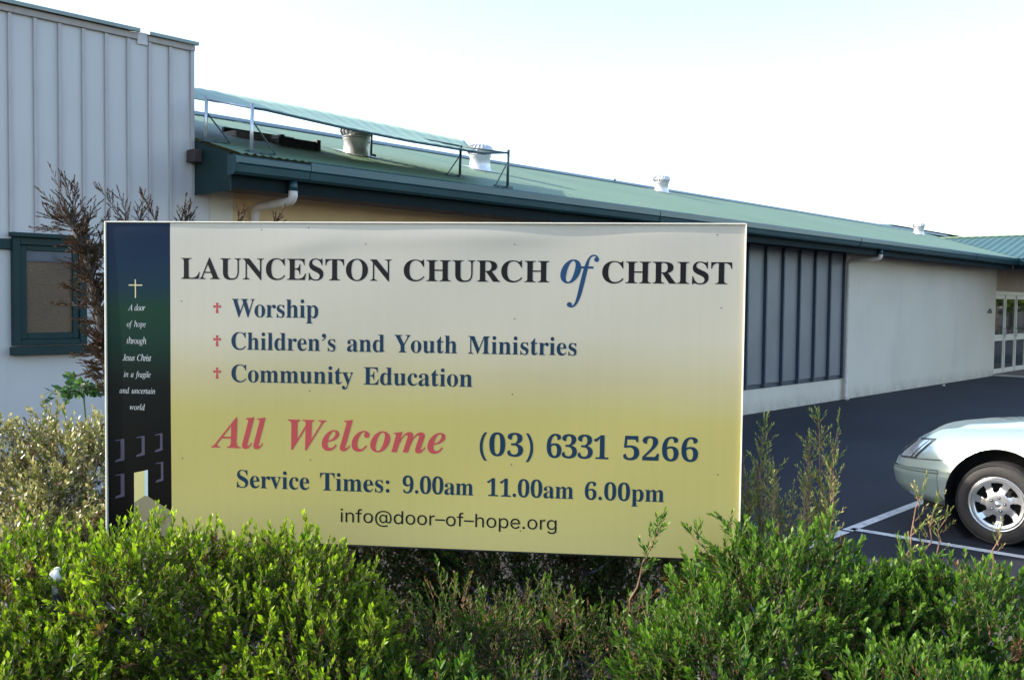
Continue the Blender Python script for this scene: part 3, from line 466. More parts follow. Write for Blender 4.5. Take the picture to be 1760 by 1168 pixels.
['B',87,611,[[6,0,171,-11,-47,135,46,-135,-139,404,-5,16,6,-7,-17,34,-6,7,14,-1,-30,12,0,5,0,-5,0,16,65,0,-66,0,196,0,0,-5,0,5,0,-16,-15,-1,6,4,-31,-7,-7,-4,0,11,-10,-22,0,-9,-5,15,8,-37,25,-73,-25,73,75,-220,26,67,-26,-67,78,200,-5,15,5,-16,-15,46,-5,16,8,-4,-19,30,-7,5,18,-2,-38,10,0,5,0,-5,0,16,70,0,-70,0,210,0,0,-5,0,5,0,-16,-31,0,0,18,-46,-27,0,-6,-4,12,6,-26,25,-73,-25,73,75,-220,22,68,-23,-67,67,203,5,16,0,-8,8,37,0,12,7,-4,-11,24,-7,5,16,-1,-35,9,0,5,0,-5,0,16,40,0,-40,0,121,0,0,-5,0,5,0,-16,-13,-3,7,9,-30,-18,-6,-9,6,19,-19,-42,-43,-130,43,130,-129,-390,-6,0,6,0,-18,0,-38,107,37,-107,-112,320,-42,-107,42,107,-126,-320,-6,0]]],
['B',89,426,[[76,0,101,0,0,6,0,-5,0,17,24,1,-8,-9,47,15,8,8,0,-25,13,49,0,32,0,-33,0,98,-39,69,38,-70,-115,208,-12,22,10,-6,-32,42,-4,3,4,-1,-13,6,-5,2,4,-1,-14,3,0,6,0,-5,0,17,73,0,-74,0,220,0,0,-5,0,6,0,-17,-4,0,4,0,-12,0,-12,0,7,4,-28,-6,-8,-4,0,7,-11,-16,0,-6,-6,10,8,-24,28,-56,-28,55,84,-166,29,46,-28,-47,85,140,10,17,0,-11,16,42,0,20,34,0,-51,30,-1,0,1,0,-3,0,0,6,0,-5,0,17,48,0,-48,0,144,0,0,-5,0,6,0,-17,-11,-1,9,8,-30,-14,-9,-7,9,14,-26,-32,-38,-63,38,63,-115,-189,0,-40,0,41,0,-122,0,-25,-8,8,12,-49,8,-9,-24,1,48,-15,0,-5,0,6,0,-17,-76,0]]],
['B',97,344,[[27,0,255,-10,-34,0,3,-30,-55,45,-30,-29,40,0,-105,-44,-23,0,14,-13,-55,20,-13,14,0,-21,-20,52,0,30,-28,-19,43,73,29,19,-62,-17,136,54,0,17,0,-17,0,51,0,19,8,-8,-12,41,-8,9,18,0,-39,14,-29,0,0,14,-44,-22,0,-3,-6,9,9,-17,7,-9,0,8,10,-26,0,-12,9,7,-13,-29,-9,-8,13,0,-33,-11,-14,0,7,-8,-32,12,-8,8,0,-13,-12,33,0,16,-11,-12,16,42,11,13,-20,-8,46,30,19,7,-26,0,67,10,48,0,-19,18,101,-26,20,-17,0,37,30,-82,0,-49,0,50,0,-148,0,-11,-2,3,2,-22,1,-4,-5,0,9,-6,5,0,-6,-5,16,8,3,-5,-3,4,9,-14,-22,-26],[-22,0,151,34,6,0,-9,-5,23,7,9,5,-8,-10,25,22,0,36,0,-35,0,106,-54,-12,0,44,-81,-85,0,-34]]],
['B',99,293,[[52,0,156,-10,-26,0,20,-14,-69,21,-21,14,12,-24,-49,57,-12,24,0,-31,-19,82,0,32,-14,-26,21,87,14,25,-24,-15,56,60,23,15,-29,0,79,22,32,0,-18,14,75,-21,18,-14,0,22,27,-53,0,-12,8,8,-11,-30,-7,-7,13,0,-30,-11,-26,0,0,-31,-40,47,0,3,-1,-3,1,10,0,4,0,-3,0,10,0,17,19,0,-28,26,-38,0,0,73,-57,-110,0,-48,-17,26,25,-111,17,-25,-28,0,67,-38,24,0,-21,-23,67,34,5,-4,-5,4,14,-12,-34,-47]]],
['B',100,370,[[36,0,140,-10,-24,0,18,-13,-62,20,-19,14,10,-23,-43,56,-10,24,0,-30,-16,81,0,35,-11,-25,17,90,11,26,-19,-14,45,60,20,14,-24,0,65,21,31,0,-20,26,77,-38,0,40,0,-40,0,121,0,14,7,-5,-11,29,-7,6,17,0,-36,9,0,6,0,-5,0,16,48,0,-48,0,143,0,0,-126,0,127,0,-380,0,-16,-4,6,6,-34,4,-7,-15,2,28,-13,0,-6,0,5,0,-17,-36,0,51,14,-130,-21,0,16,0,-16,0,49,-19,-33],[-19,0,171,28,11,0,-10,-8,31,13,10,9,-4,-14,21,35,0,55,0,-56,0,166,-2,11,10,-8,-17,28,-9,7,12,0,-32,11,-21,0,9,20,-44,-31,-8,-21,0,44,-12,-97,0,-42,-9,21,12,-95,8,-20]]],
['B',101,301,[[54,0,154,-10,-26,0,20,-13,-69,20,-21,14,12,-26,-48,59,-12,25,0,-34,-18,88,0,31,-12,-24,19,83,12,25,-21,-14,49,58,21,13,-26,0,70,20,39,0,-23,26,92,-38,22,-25,0,46,34,-107,0,-2,0,2,0,-7,-56,0,55,0,-166,0,1,-82,-54,0,82,-124,27,0,-21,-29,71,44,5,-5,-5,4,15,-13,-33,-56],[0,4,116,192,29,0,-28,0,85,0,0,8,0,-8,0,23,0,28,6,-13,-8,62,-6,13,16,0,-32,20,-30,0,0,63,-45,-94,0,-3]]],
['B',104,381,[[54,0,18,0,0,5,0,-5,0,16,13,1,-5,-6,27,10,5,5,0,-15,7,30,0,114,0,-114,0,343,0,14,4,-6,-6,30,-5,6,13,-1,-27,11,0,5,0,-5,0,15,43,0,-43,0,129,0,0,-63,0,63,0,-188,25,34,-38,0,95,51,58,0,0,71,87,-106,0,-52,0,52,0,-156,0,-14,-4,6,7,-30,5,-6,-13,1,26,-10,0,-5,0,5,0,-16,-53,0,54,0,-161,0,0,5,0,-5,0,16,2,0,-2,0,5,0,19,0,0,-27,28,40,0,53,0,-54,0,161,0,18,4,-9,-6,41,-4,9,13,0,-26,13,-21,0,15,24,-55,-36,0,-60,0,60,0,-179,0,-14,-4,6,6,-30,4,-6,-13,1,26,-10,0,-5,0,5,0,-16,-54,0]]],
['B',105,198,[[14,0,101,362,-15,0,9,-9,-36,14,-10,10,0,-14,-15,36,0,15,-10,-10,15,37,9,9,-15,0,36,14,14,0,-10,9,36,-14,9,-10,0,15,14,-37,0,-14,10,10,-15,-36,-10,-9],[54,0,18,0,0,5,0,-5,0,16,14,1,-4,-6,27,10,5,5,0,-15,7,30,0,65,0,-66,0,196,0,16,3,-6,-5,33,-4,5,14,0,-27,8,0,6,0,-5,1,17,42,0,-42,0,127,0,0,-85,0,85,0,-254,0,-14,-4,6,6,-30,4,-6,-13,1,26,-10,0,-5,0,5,0,-16,-54,0]]],
['B',108,199,[[54,0,18,0,0,5,0,-5,0,16,14,1,-4,-6,27,10,5,5,0,-15,7,30,0,114,0,-114,0,342,0,14,4,-6,-5,31,-4,6,14,0,-27,10,0,6,0,-5,0,16,43,0,-42,0,128,0,0,-133,0,133,0,-399,0,-14,-4,6,6,-30,4,-6,-13,1,26,-10,0,-5,0,5,0,-16,-54,0]]],
['B',109,554,[[53,0,18,0,0,5,0,-5,0,16,13,1,-5,-6,27,10,5,5,0,-15,7,30,0,66,0,-66,0,197,0,14,4,-7,-6,31,-5,6,13,0,-27,10,0,6,0,-5,0,16,42,0,-42,0,127,0,0,-15,0,15,0,-45,26,35,-35,0,91,53,46,0,-10,38,83,-57,26,38,-39,0,98,57,57,0,0,71,86,-106,0,-52,0,52,0,-156,0,-14,-4,6,6,-30,4,-6,-13,1,26,-10,0,-5,0,5,0,-16,-53,0,53,0,-159,0,0,5,0,-5,0,16,13,1,-5,-6,26,10,4,6,0,-14,7,30,0,53,0,-54,0,161,0,18,4,-9,-6,41,-4,9,14,0,-27,13,-19,0,16,23,-53,-34,0,-60,0,60,0,-181,0,-14,-4,6,7,-30,4,-6,-13,1,25,-10,0,-5,0,5,0,-16,-52,0,53,0,-157,0,0,5,0,-5,0,16,13,1,-4,-6,26,10,4,6,0,-14,7,30,0,53,0,-54,0,161,0,18,4,-10,-6,41,-4,9,14,0,-27,13,-21,0,15,24,-53,-36,0,-60,0,60,0,-179,0,-14,-4,6,6,-29,4,-7,-12,1,25,-11,0,-5,0,5,0,-16,-53,0]]],
['B',110,381,[[54,0,18,0,0,5,0,-5,0,16,13,1,-5,-6,27,10,5,5,0,-15,7,30,0,66,0,-66,0,197,0,14,4,-7,-6,31,-5,6,13,0,-27,10,0,6,0,-5,0,16,43,0,-43,0,129,0,0,-14,0,15,0,-43,24,34,-39,0,95,51,58,0,0,71,87,-106,0,-52,0,52,0,-156,0,-14,-4,6,7,-30,5,-6,-13,1,26,-10,0,-5,0,5,0,-16,-53,0,54,0,-161,0,0,5,0,-5,0,16,2,0,-2,0,5,0,19,0,0,-27,28,40,0,53,0,-54,0,161,0,18,4,-9,-6,41,-4,9,13,0,-26,13,-21,0,15,24,-55,-36,0,-60,0,60,0,-179,0,-14,-4,6,6,-30,4,-6,-13,1,26,-10,0,-5,0,5,0,-16,-54,0]]],
['B',111,336,[[29,0,169,-10,-30,0,23,-14,-79,21,-22,15,12,-25,-52,59,-13,25,0,-31,-19,84,0,32,-13,-25,19,85,12,25,-22,-14,52,58,23,14,-29,0,78,21,29,0,-22,13,77,-20,23,-14,-13,24,53,-58,13,-25,0,32,19,-86,0,-32,13,24,-19,-85,-13,-25,23,14,-53,-58,-22,-14],[-19,0,169,11,18,0,-8,-18,40,28,4,9,-1,-19,8,42,2,20,0,-29,3,73,0,59,8,-19,-12,117,-9,18,17,0,-39,28,-20,0,8,18,-41,-28,-7,-20,0,59,-11,-117,0,-29,-2,19,3,-72,1,-20,-4,9,8,-43,8,-18]]],
['B',112,371,[[60,0,17,-139,0,5,0,-5,0,15,11,1,-5,-4,23,7,5,4,-1,-7,10,16,2,7,0,-18,2,37,0,103,0,-102,0,307,0,21,4,-6,-6,40,-4,6,14,-2,-27,12,0,5,0,-5,0,15,42,0,-41,0,124,0,0,-16,0,15,0,-47,20,37,-38,0,87,56,24,0,-18,14,63,-21,18,-14,-10,24,42,-57,10,-24,0,30,15,-81,0,-33,11,26,-16,-88,-10,-26,19,14,-43,-60,-18,-15,24,0,-64,-22,-33,0,20,-28,-79,42,0,-30,0,30,0,-90,0,-18,-3,10,4,-41,2,-9,-7,4,15,-19,7,-3,-13,1,30,-5,0,-5,0,5,0,-16,-60,0],[-21,0,195,28,21,0,-8,-20,44,31,9,22,0,-42,14,95,0,41,8,-22,-12,94,-7,20,21,0,-42,30,-21,0,13,29,-51,-43,0,-55,0,55,0,-166,10,-27]]],
['B',114,287,[[60,0,18,0,0,5,0,-5,0,16,14,1,-4,-6,27,10,5,5,0,-15,7,30,0,65,0,-66,0,196,0,17,4,-5,-6,33,-4,5,14,0,-26,8,0,6,0,-5,1,17,41,0,-42,0,125,0,0,-19,0,19,0,-58,11,21,-16,-11,41,49,16,12,-15,0,46,17,19,0,-9,10,42,-14,10,-10,0,16,14,-38,0,-13,8,8,-11,-32,-8,-8,12,0,-30,-12,-12,0,6,-6,-26,9,-6,5,5,-7,-15,19,-5,7,7,0,-18,10,-10,0,8,13,-27,-19,-9,-12,0,21,-13,-49,0,-45,0,45,0,-136,0,-15,-7,5,10,-31,6,-5,-19,1,38,-9,0,-5,0,5,0,-16,-59,0]]],
['B',115,288,[[32,0,151,-10,-18,0,25,-11,-64,16,-4,2,5,0,-14,3,-11,0,4,12,-22,-18,-5,0,5,0,-15,0,0,38,0,-38,0,114,5,0,-6,0,17,0,6,-28,-16,16,34,-66,16,-16,-19,0,53,-24,17,0,-9,-8,39,12,9,7,0,-13,13,31,0,19,24,-12,-36,47,-17,8,16,-9,-49,25,-23,11,12,-15,-53,39,-11,15,0,-19,-17,51,0,28,-19,-19,28,71,18,19,-32,0,76,28,7,0,-10,2,25,-3,9,-2,-13,3,33,-8,2,-1,-3,1,7,-2,3,-1,-2,0,7,-1,8,0,-4,-9,17,14,5,0,-5,0,14,0,0,-32,0,32,0,-97,-5,0,5,0,-16,0,-7,24,15,-13,-32,55,-14,13,18,0,-47,19,-14,0,8,7,-33,-10,-7,-7,0,11,-11,-27,0,-11,-7,8,10,-27,7,-7,-13,6,31,-20,15,-8,-15,8,45,-23,23,-11,-10,15,50,-38,11,-14,0,23,16,-56,0,-33,19,19,-29,-77,-19,-19]]],
['B',116,228,[[45,0,124,-9,-27,0,11,-13,-58,19,-12,14,0,-27,-18,61,0,69,0,-69,0,208,-9,0,10,0,-28,0,0,7,0,-7,0,21,27,25,-18,-21,68,69,18,21,-9,-16,41,55,5,0,-5,0,15,0,0,-38,0,38,0,-114,21,0,-22,0,64,0,0,-10,0,10,0,-31,-22,0,21,0,-64,0,0,-66,0,66,0,-197,0,-14,-3,7,5,-31,4,-7,-9,0,19,-11,16,0,-10,-23,38,35,6,-3,-5,3,16,-9,-20,-50]]],
['B',117,375,[[20,0,131,-10,-31,0,13,-18,-66,27,-13,18,0,-35,-19,80,0,50,0,-51,0,151,0,15,5,-7,-7,34,-4,8,15,0,-28,12,0,6,0,-5,0,16,44,0,-44,0,131,0,0,-79,0,79,0,-236,0,-12,-6,7,9,-28,6,-7,-12,0,26,-10,20,0,-14,-20,51,30,0,60,0,-61,0,182,0,17,5,-6,-7,35,-5,7,17,0,-32,11,0,6,0,-5,0,16,45,0,-45,0,135,0,0,-80,0,80,0,-240,0,-15,-5,5,7,-31,5,-5,-14,0,29,-9,0,-6,0,5,0,-17,-37,0,51,15,-132,-23,0,17,0,-16,0,50,-11,-15,17,9,-42,-37,-17,-9]]],
['B',118,306,[[6,0,142,-10,-34,86,35,-86,-104,258,-6,14,5,-8,-16,33,-5,8,12,0,-25,12,0,6,0,-5,0,17,56,0,-56,0,167,0,0,-5,0,6,0,-16,-3,0,2,0,-8,0,-18,0,0,12,-27,-18,0,-3,-1,3,1,-8,18,-49,-18,49,55,-146,17,44,-17,-44,51,131,3,9,0,-4,5,19,0,15,26,0,-38,22,0,6,0,-5,0,16,34,0,-34,0,102,0,0,-5,0,5,0,-15,-13,-3,5,8,-27,-16,-6,-8,6,16,-18,-36,-33,-84,33,84,-100,-253,-6,0]]],
['B',121,300,[[17,0,52,-140,-17,0,11,-10,-42,15,-11,10,0,-17,-17,41,0,12,-8,-9,12,31,7,9,-13,0,31,13,11,0,-7,6,28,-9,7,-7,0,11,11,-27,0,-2,0,2,-1,-5,0,-2,0,2,0,-6,0,-8,-8,0,12,-12,8,0,-11,-16,28,25,6,9,-4,-12,15,30,5,11,-3,-15,11,39,-34,85,35,-86,-104,256,-4,10,3,-6,-11,24,-4,6,3,-2,-10,12,-4,4,8,0,-18,6,-1,0,1,0,-2,0,0,6,0,-5,0,17,56,0,-56,0,167,0,0,-5,0,6,0,-17,-13,0,5,3,-26,-4,-5,-2,0,7,-8,-14,0,-3,-1,3,2,-8,1,-4,-1,3,3,-10,17,-46,-17,46,52,-138,15,41,-15,-41,45,122,3,7,-1,-5,6,19,1,5,0,-4,2,14,0,8,6,-2,-9,15,-5,3,12,0,-26,4,0,6,0,-5,0,17,32,0,-33,0,97,0,0,-5,0,6,0,-17,-10,0,6,8,-23,-12,-6,-9,7,17,-18,-39,-32,-88,32,89,-97,-266,-11,-31,11,17,-33,-72,-10,-16,12,7,-34,-35,-12,-6]]],
['J',65,420,[[47,0,-68,0,0,6,0,-6,0,17,20,0,-17,-21,55,31,112,138,-112,-138,336,413,6,0,-6,0,19,0,-5,-124,6,124,-16,-372,0,-3,0,3,0,-10,0,-40,-41,1,62,-62,0,-6,0,6,0,-17,-70,0,70,0,-210,0,0,6,0,-6,0,17,24,2,-8,-13,47,22,8,12,0,-20,12,48,1,18,0,-18,1,53,-47,0,47,0,-141,0,-16,-20,16,20,-48,-59,-7,-10,3,7,-16,-25,-4,-7,0,4,-5,-16,0,-13,-29,2,43,-23,0,-6,0,6,0,-17,-46,0],[43,53,119,168,40,0,-41,0,121,0,2,53,-2,-54,7,160,-43,-54]]],
['J',87,549,[[7,0,79,-11,1,123,-1,-124,3,371,0,25,8,-11,-11,55,-9,11,19,-1,-41,18,0,6,0,-6,0,18,61,0,-61,0,183,0,0,-6,0,6,0,-18,-16,-2,4,9,-31,-16,-5,-9,0,22,-8,-47,-1,-70,1,70,-2,-210,41,69,-41,-69,124,207,0,8,0,-8,1,23,0,16,8,-7,-11,34,-8,6,16,0,-36,10,0,5,0,-6,0,17,60,0,-60,0,180,0,0,-6,0,5,0,-16,-15,-1,5,7,-31,-12,-5,-7,0,15,-9,-33,-1,-8,1,38,-3,-69,-1,-37,2,68,-4,-158,44,73,-43,-73,131,220,4,5,-1,-5,7,15,1,5,0,-3,2,12,0,16,24,0,-36,25,-1,0,1,0,-3,0,0,5,0,-6,0,16,41,0,-41,0,124,0,0,-6,0,5,0,-16,-16,-2,9,11,-38,-19,-10,-10,11,19,-31,-43,-77,-128,77,128,-231,-384,-7,0,7,0,-21,0,2,109,-3,-109,8,327,-66,-109,65,109,-196,-327,-7,0]]],
['J',99,277,[[49,0,93,-9,-33,0,18,-19,-76,28,-17,19,0,-33,-26,78,0,33,-17,-32,25,98,17,33,-31,-22,72,82,30,22,-30,0,91,33,23,0,-14,13,56,-19,14,-12,0,16,22,-42,0,-14,8,8,-12,-33,-8,-8,13,0,-31,-13,-12,0,7,-6,-28,10,-7,6,0,-11,-10,25,0,6,-4,-7,6,20,4,7,0,-4,7,17,0,9,10,0,-16,14,-11,0,12,13,-34,-19,-11,-12,10,19,-32,-47,-9,-20,6,21,-23,-62,-6,-22,0,19,-9,-62,0,-21,-9,11,13,-48,9,-11,-14,0,35,-17,27,0,-27,-41,81,62,6,-4,-6,5,18,-13,-36,-62]]],
['J',101,269,[[53,0,87,-9,-29,0,18,-19,-71,28,-18,19,0,-34,-27,79,0,24,-11,-25,17,74,11,24,-18,-21,43,68,18,21,-21,-12,60,50,22,13,-22,0,67,20,23,0,-13,11,54,-17,13,-11,0,19,19,-45,0,-27,28,23,-42,-74,-29,-23,56,10,-128,-50,-3,-12,0,12,-4,-36,0,-16,-8,9,12,-38,8,-10,-15,0,35,-14,25,0,-24,-39,73,59,7,-4,-6,4,19,-12,-32,-62],[11,47,84,146,21,5,-16,-11,56,25,17,12,-9,-15,39,41,10,16,0,-16,14,48,0,9,4,-4,-6,20,-4,5,7,0,-16,7,-15,0,16,23,-45,-35,-17,-24]]],
['J',102,193,[[31,0,-66,-139,-17,0,11,-10,-42,15,-11,11,0,-15,-17,39,0,11,-6,-7,9,27,7,7,-10,0,25,10,9,0,-5,6,22,-8,6,-6,0,10,9,-23,0,-7,4,4,-5,-18,-4,-5,0,2,-6,-10,0,-6,-8,0,12,-10,9,0,-7,-10,25,15,7,9,-5,-15,19,37,6,17,-6,-29,19,68,7,28,-8,-39,22,101,11,57,-12,-57,34,171,-16,0,16,0,-47,0,2,10,-2,-9,6,28,15,0,-16,0,47,0,14,56,-26,-27,60,125,25,28,-32,0,86,42,22,0,-13,9,52,-14,12,-10,0,15,18,-38,0,-24,23,0,-35,-37,-9,0,6,-6,-23,10,-7,6,0,-8,-10,22,0,6,-4,-5,6,17,3,5,0,-3,5,12,0,5,7,0,-11,7,-13,0,11,23,-36,-34,-11,-24,12,51,-34,-112,19,0,-19,0,57,0,-1,-9,2,10,-4,-28,-19,0,19,0,-57,0,-11,-54,12,54,-35,-162,-12,-57,15,38,-40,-142,-15,-37,21,18,-54,-83,-21,-18]]],
['J',108,173,[[19,0,40,-9,-16,0,9,-8,-37,12,-9,9,0,-16,-13,37,0,7,-1,-7,2,21,2,8,-2,-8,6,24,26,95,-26,-95,79,286,7,23,0,-5,10,43,0,13,19,0,-29,19,-2,0,2,0,-6,0,0,6,0,-6,0,17,49,6,-38,-7,131,20,-35,-128,35,128,-104,-384,-1,-5,1,6,-4,-17,-2,-7,0,3,-2,-15,0,-9,-7,0,10,-13,11,0,-21,-32,48,48,4,-4,-4,3,13,-10,-18,-30,16,14,-51,-67,-16,-14]]],
['J',109,525,[[19,0,380,-8,-30,0,0,-33,-45,50,0,9,-5,-19,8,43,5,18,-9,-28,21,69,8,23,-8,-23,23,68,4,12,0,-5,6,25,0,10,9,0,-13,14,-19,0,23,31,-62,-47,-22,-32,23,70,-68,-152,-7,-21,6,21,-20,-62,-26,0,26,0,-78,0,23,74,-22,-74,68,222,4,12,0,-4,6,25,0,10,8,0,-13,14,-11,0,13,11,-36,-17,-13,-12,15,24,-41,-54,-14,-24,12,32,-39,-83,-12,-31,9,40,-31,-107,-27,0,27,0,-80,0,19,70,-18,-70,56,211,4,12,-2,-7,8,29,1,7,0,-2,2,14,0,12,19,0,-28,19,-2,0,2,0,-6,0,0,5,0,-5,-1,16,39,5,-50,-9,134,21,-12,-39,12,39,-35,-117,25,40,-22,-18,71,88,22,19,-24,0,69,29,33,0,0,33,50,-50,0,-9,5,20,-7,-43,21,32,-20,-15,62,70,19,15,-21,0,61,23,34,0,0,33,51,-50,0,-18,14,41,-21,-89,-11,-32,10,31,-32,-95,-1,-3,1,4,-3,-10,-1,-3,0,2,-1,-8,0,-10,-7,0,10,-14,7,0,-7,-8,20,12,3,3,-4,-6,11,14,4,6,-5,-8,14,21,5,-4,-5,3,15,-10,-19,-30,17,15,-53,-67,-16,-15]]],
['J',111,316,[[26,0,96,-9,-31,0,20,-20,-76,29,-20,19,0,-33,-30,78,0,25,-11,-25,16,74,10,25,-18,-21,42,69,18,21,-21,-13,59,50,22,12,-23,0,68,19,35,0,-19,19,81,-29,19,-19,0,33,29,-78,0,-24,10,25,-15,-73,-10,-25,18,21,-42,-69,-17,-21,23,13,-60,-51,-22,-13],[-22,0,103,13,11,0,-10,-11,31,17,9,11,-9,-18,28,44,8,18,-6,-21,22,58,7,20,-4,-19,16,59,4,20,0,-13,6,49,0,32,22,0,-34,48,-10,0,10,11,-31,-16,-10,-11,9,18,-28,-43,-9,-17,7,21,-23,-57,-6,-21,4,20,-15,-61,-4,-20,0,16,-6,-53,0,-30]]],
['I',65,463,[[54,0,-85,0,1,4,-1,-4,3,13,30,0,-25,-29,82,43,13,14,-59,-70,107,126,60,69,-107,-126,249,293,4,0,-4,0,13,0,-5,-139,5,139,-16,-417,-1,-16,-9,6,13,-34,9,-7,-21,1,45,-11,-1,-4,1,4,-2,-13,-63,0,63,0,-188,0,1,4,-1,-4,3,13,1,0,-2,0,5,0,22,0,-8,-9,44,13,7,9,0,-26,12,52,1,27,-1,-27,3,80,-52,0,52,0,-155,0,-7,0,4,5,-17,-8,-17,-20,17,20,-51,-60,-22,-27,0,9,-33,-54,0,-9,-8,4,11,-19,7,-3,-17,0,36,-4,-2,-4,1,4,-4,-13,-53,0],[52,61,143,183,49,0,-48,0,146,0,3,61,-3,-62,9,184,-52,-62]]],
['I',67,471,[[39,0,218,-10,-39,0,28,-15,-101,23,-29,15,16,-28,-68,65,-16,29,0,-39,-23,101,0,32,-14,-32,20,97,14,32,-24,-28,56,89,23,27,-29,-18,79,68,46,28,-48,0,140,42,26,0,-35,12,91,-18,7,-2,-5,0,18,-4,10,0,-5,-11,23,17,5,0,-5,0,14,0,-9,-46,9,46,-28,-138,-4,0,5,0,-14,0,1,4,0,-3,1,11,0,4,0,-3,0,10,-1,32,17,-17,-26,74,-16,17,32,0,-72,26,-28,0,27,15,-82,-23,-27,-14,22,25,-72,-60,-21,-26,12,33,-50,-89,-13,-34,0,37,-19,-106,0,-49,-23,28,35,-115,24,-27,-40,0,96,-41,60,0,-49,-56,163,84,4,-4,-5,4,13,-12,-28,-34,31,16,-89,-76,-31,-17]]],
['I',74,257,[[32,0,22,-10,-23,0,13,-11,-54,17,-13,11,0,-17,-19,42,0,11,-7,-7,10,27,6,7,-10,0,25,11,9,0,-7,6,24,-9,6,-6,0,9,9,-23,0,-3,1,3,-1,-8,0,-3,1,2,-2,-7,-2,-5,0,4,-3,-14,0,-11,-11,0,17,-17,10,0,-5,-11,23,17,2,6,-3,-8,8,21,3,9,-3,-12,9,30,26,101,-27,-101,80,302,5,22,0,-5,8,41,0,12,9,-3,-14,23,-10,4,21,-1,-46,7,2,5,-2,-5,5,15,64,0,-64,0,192,0,-2,-5,1,5,-4,-14,-21,0,9,7,-45,-10,-9,-6,5,22,-22,-43,-23,-88,24,88,-70,-264,-12,-48,21,23,-50,-108,-22,-24]]],
['I',97,342,[[24,0,50,-8,-18,0,10,-12,-42,18,-10,13,0,-23,-15,54,0,37,-16,-37,25,111,17,38,-31,-28,72,99,30,28,-31,0,93,42,29,0,-4,24,49,-36,3,10,-3,-10,9,29,17,0,-17,0,51,0,-20,-73,20,73,-61,-219,-6,-21,0,9,-9,-46,0,-6,-8,0,11,-9,9,0,-23,-30,49,45,3,-3,-3,3,9,-8,-36,-53,28,0,-96,-80,-18,0,0,-21,-27,31,0,13,-15,-50,23,95,-26,-43,22,21,-72,-95,-22,-21],[-19,0,82,33,10,0,-13,-10,34,15,12,10,-12,-16,36,39,12,16,-10,-20,33,54,11,20,-6,-20,25,60,6,21,0,-17,9,56,0,28,23,0,-34,42,-21,0,19,22,-61,-33,-20,-23,13,38,-50,-91,-7,-19,4,17,-16,-53,-3,-17,0,15,-5,-49,0,-27]]],
['I',99,298,[[47,0,99,-8,-31,0,18,-21,-73,31,-18,20,0,-37,-27,86,0,22,-8,-22,13,66,9,22,-15,-19,36,62,15,19,-21,-13,54,49,31,20,-34,0,97,30,22,0,-12,10,50,-14,12,-10,0,14,18,-35,0,-12,6,7,-9,-28,-6,-7,10,0,-25,-11,-19,0,0,-18,-29,27,0,5,-2,-4,3,13,2,3,-3,-3,7,11,1,1,-2,-2,4,5,1,2,0,-1,2,5,0,7,16,0,-23,10,-24,0,21,18,-67,-28,-21,-19,12,31,-51,-75,-13,-31,0,28,-20,-89,0,-26,-11,15,17,-61,12,-16,-19,0,46,-23,34,0,-37,-39,106,59,3,-4,-3,3,10,-11,-45,-53]]],
['I',100,355,[[26,0,61,-8,-22,0,12,-14,-51,21,-13,15,0,-25,-19,60,0,22,-9,-25,14,70,10,26,-16,-24,39,74,16,24,-20,-18,55,62,16,13,-16,-6,47,28,15,6,-15,0,46,9,27,0,-6,16,50,-23,11,41,-10,-41,31,123,1,3,-1,-4,2,10,0,3,0,-3,0,10,0,7,5,-3,-7,15,-5,2,12,0,-25,4,-3,0,3,0,-10,0,1,4,-1,-4,3,12,30,2,-17,-6,70,12,16,5,-5,0,32,8,5,0,0,5,7,-7,0,-2,0,3,-1,-7,-1,-2,0,1,-1,-5,-35,-129,34,129,-103,-387,-1,-8,1,6,-4,-21,-2,-6,0,5,-2,-16,0,-9,-11,0,16,-14,11,0,-26,-34,56,51,4,-3,-4,3,11,-9,-21,-27,15,13,-54,-61,-16,-13,15,0,-46,-19,-23,0,0,-23,-34,35,0,17,-12,-39,18,85,-23,-41,22,20,-68,-91,-22,-19],[-12,0,91,28,11,0,-12,-10,36,15,13,11,-12,-17,38,42,13,18,-10,-20,34,57,10,21,-6,-21,24,62,6,20,0,-16,9,55,0,13,6,-7,-9,30,-6,8,10,0,-25,11,-22,0,22,21,-66,-32,-22,-22,16,38,-57,-90,-16,-39,0,28,-24,-100,0,-16,-7,9,11,-37,7,-9]]],
['I',101,287,[[27,0,89,-7,-29,0,16,-19,-68,28,-17,18,0,-34,-25,78,0,21,-9,-23,13,66,9,23,-16,-21,37,66,16,21,-21,-14,55,52,31,22,-31,0,94,33,21,0,-11,9,47,-13,11,-9,0,16,16,-37,0,-28,33,23,-50,-77,-33,-22,65,9,-147,-47,-2,-9,1,7,-4,-24,0,-8,0,6,-1,-20,0,-48,-42,0,63,-72,32,0,-36,-37,102,55,3,-3,-3,4,10,-10,-21,-27,22,13,-66,-59,-23,-12],[8,27,64,158,45,6,-24,-21,104,41,24,21,0,-27,36,72,0,18,16,0,-24,27,-14,0,15,12,-43,-18,-15,-12,13,21,-42,-50,-13,-21]]],
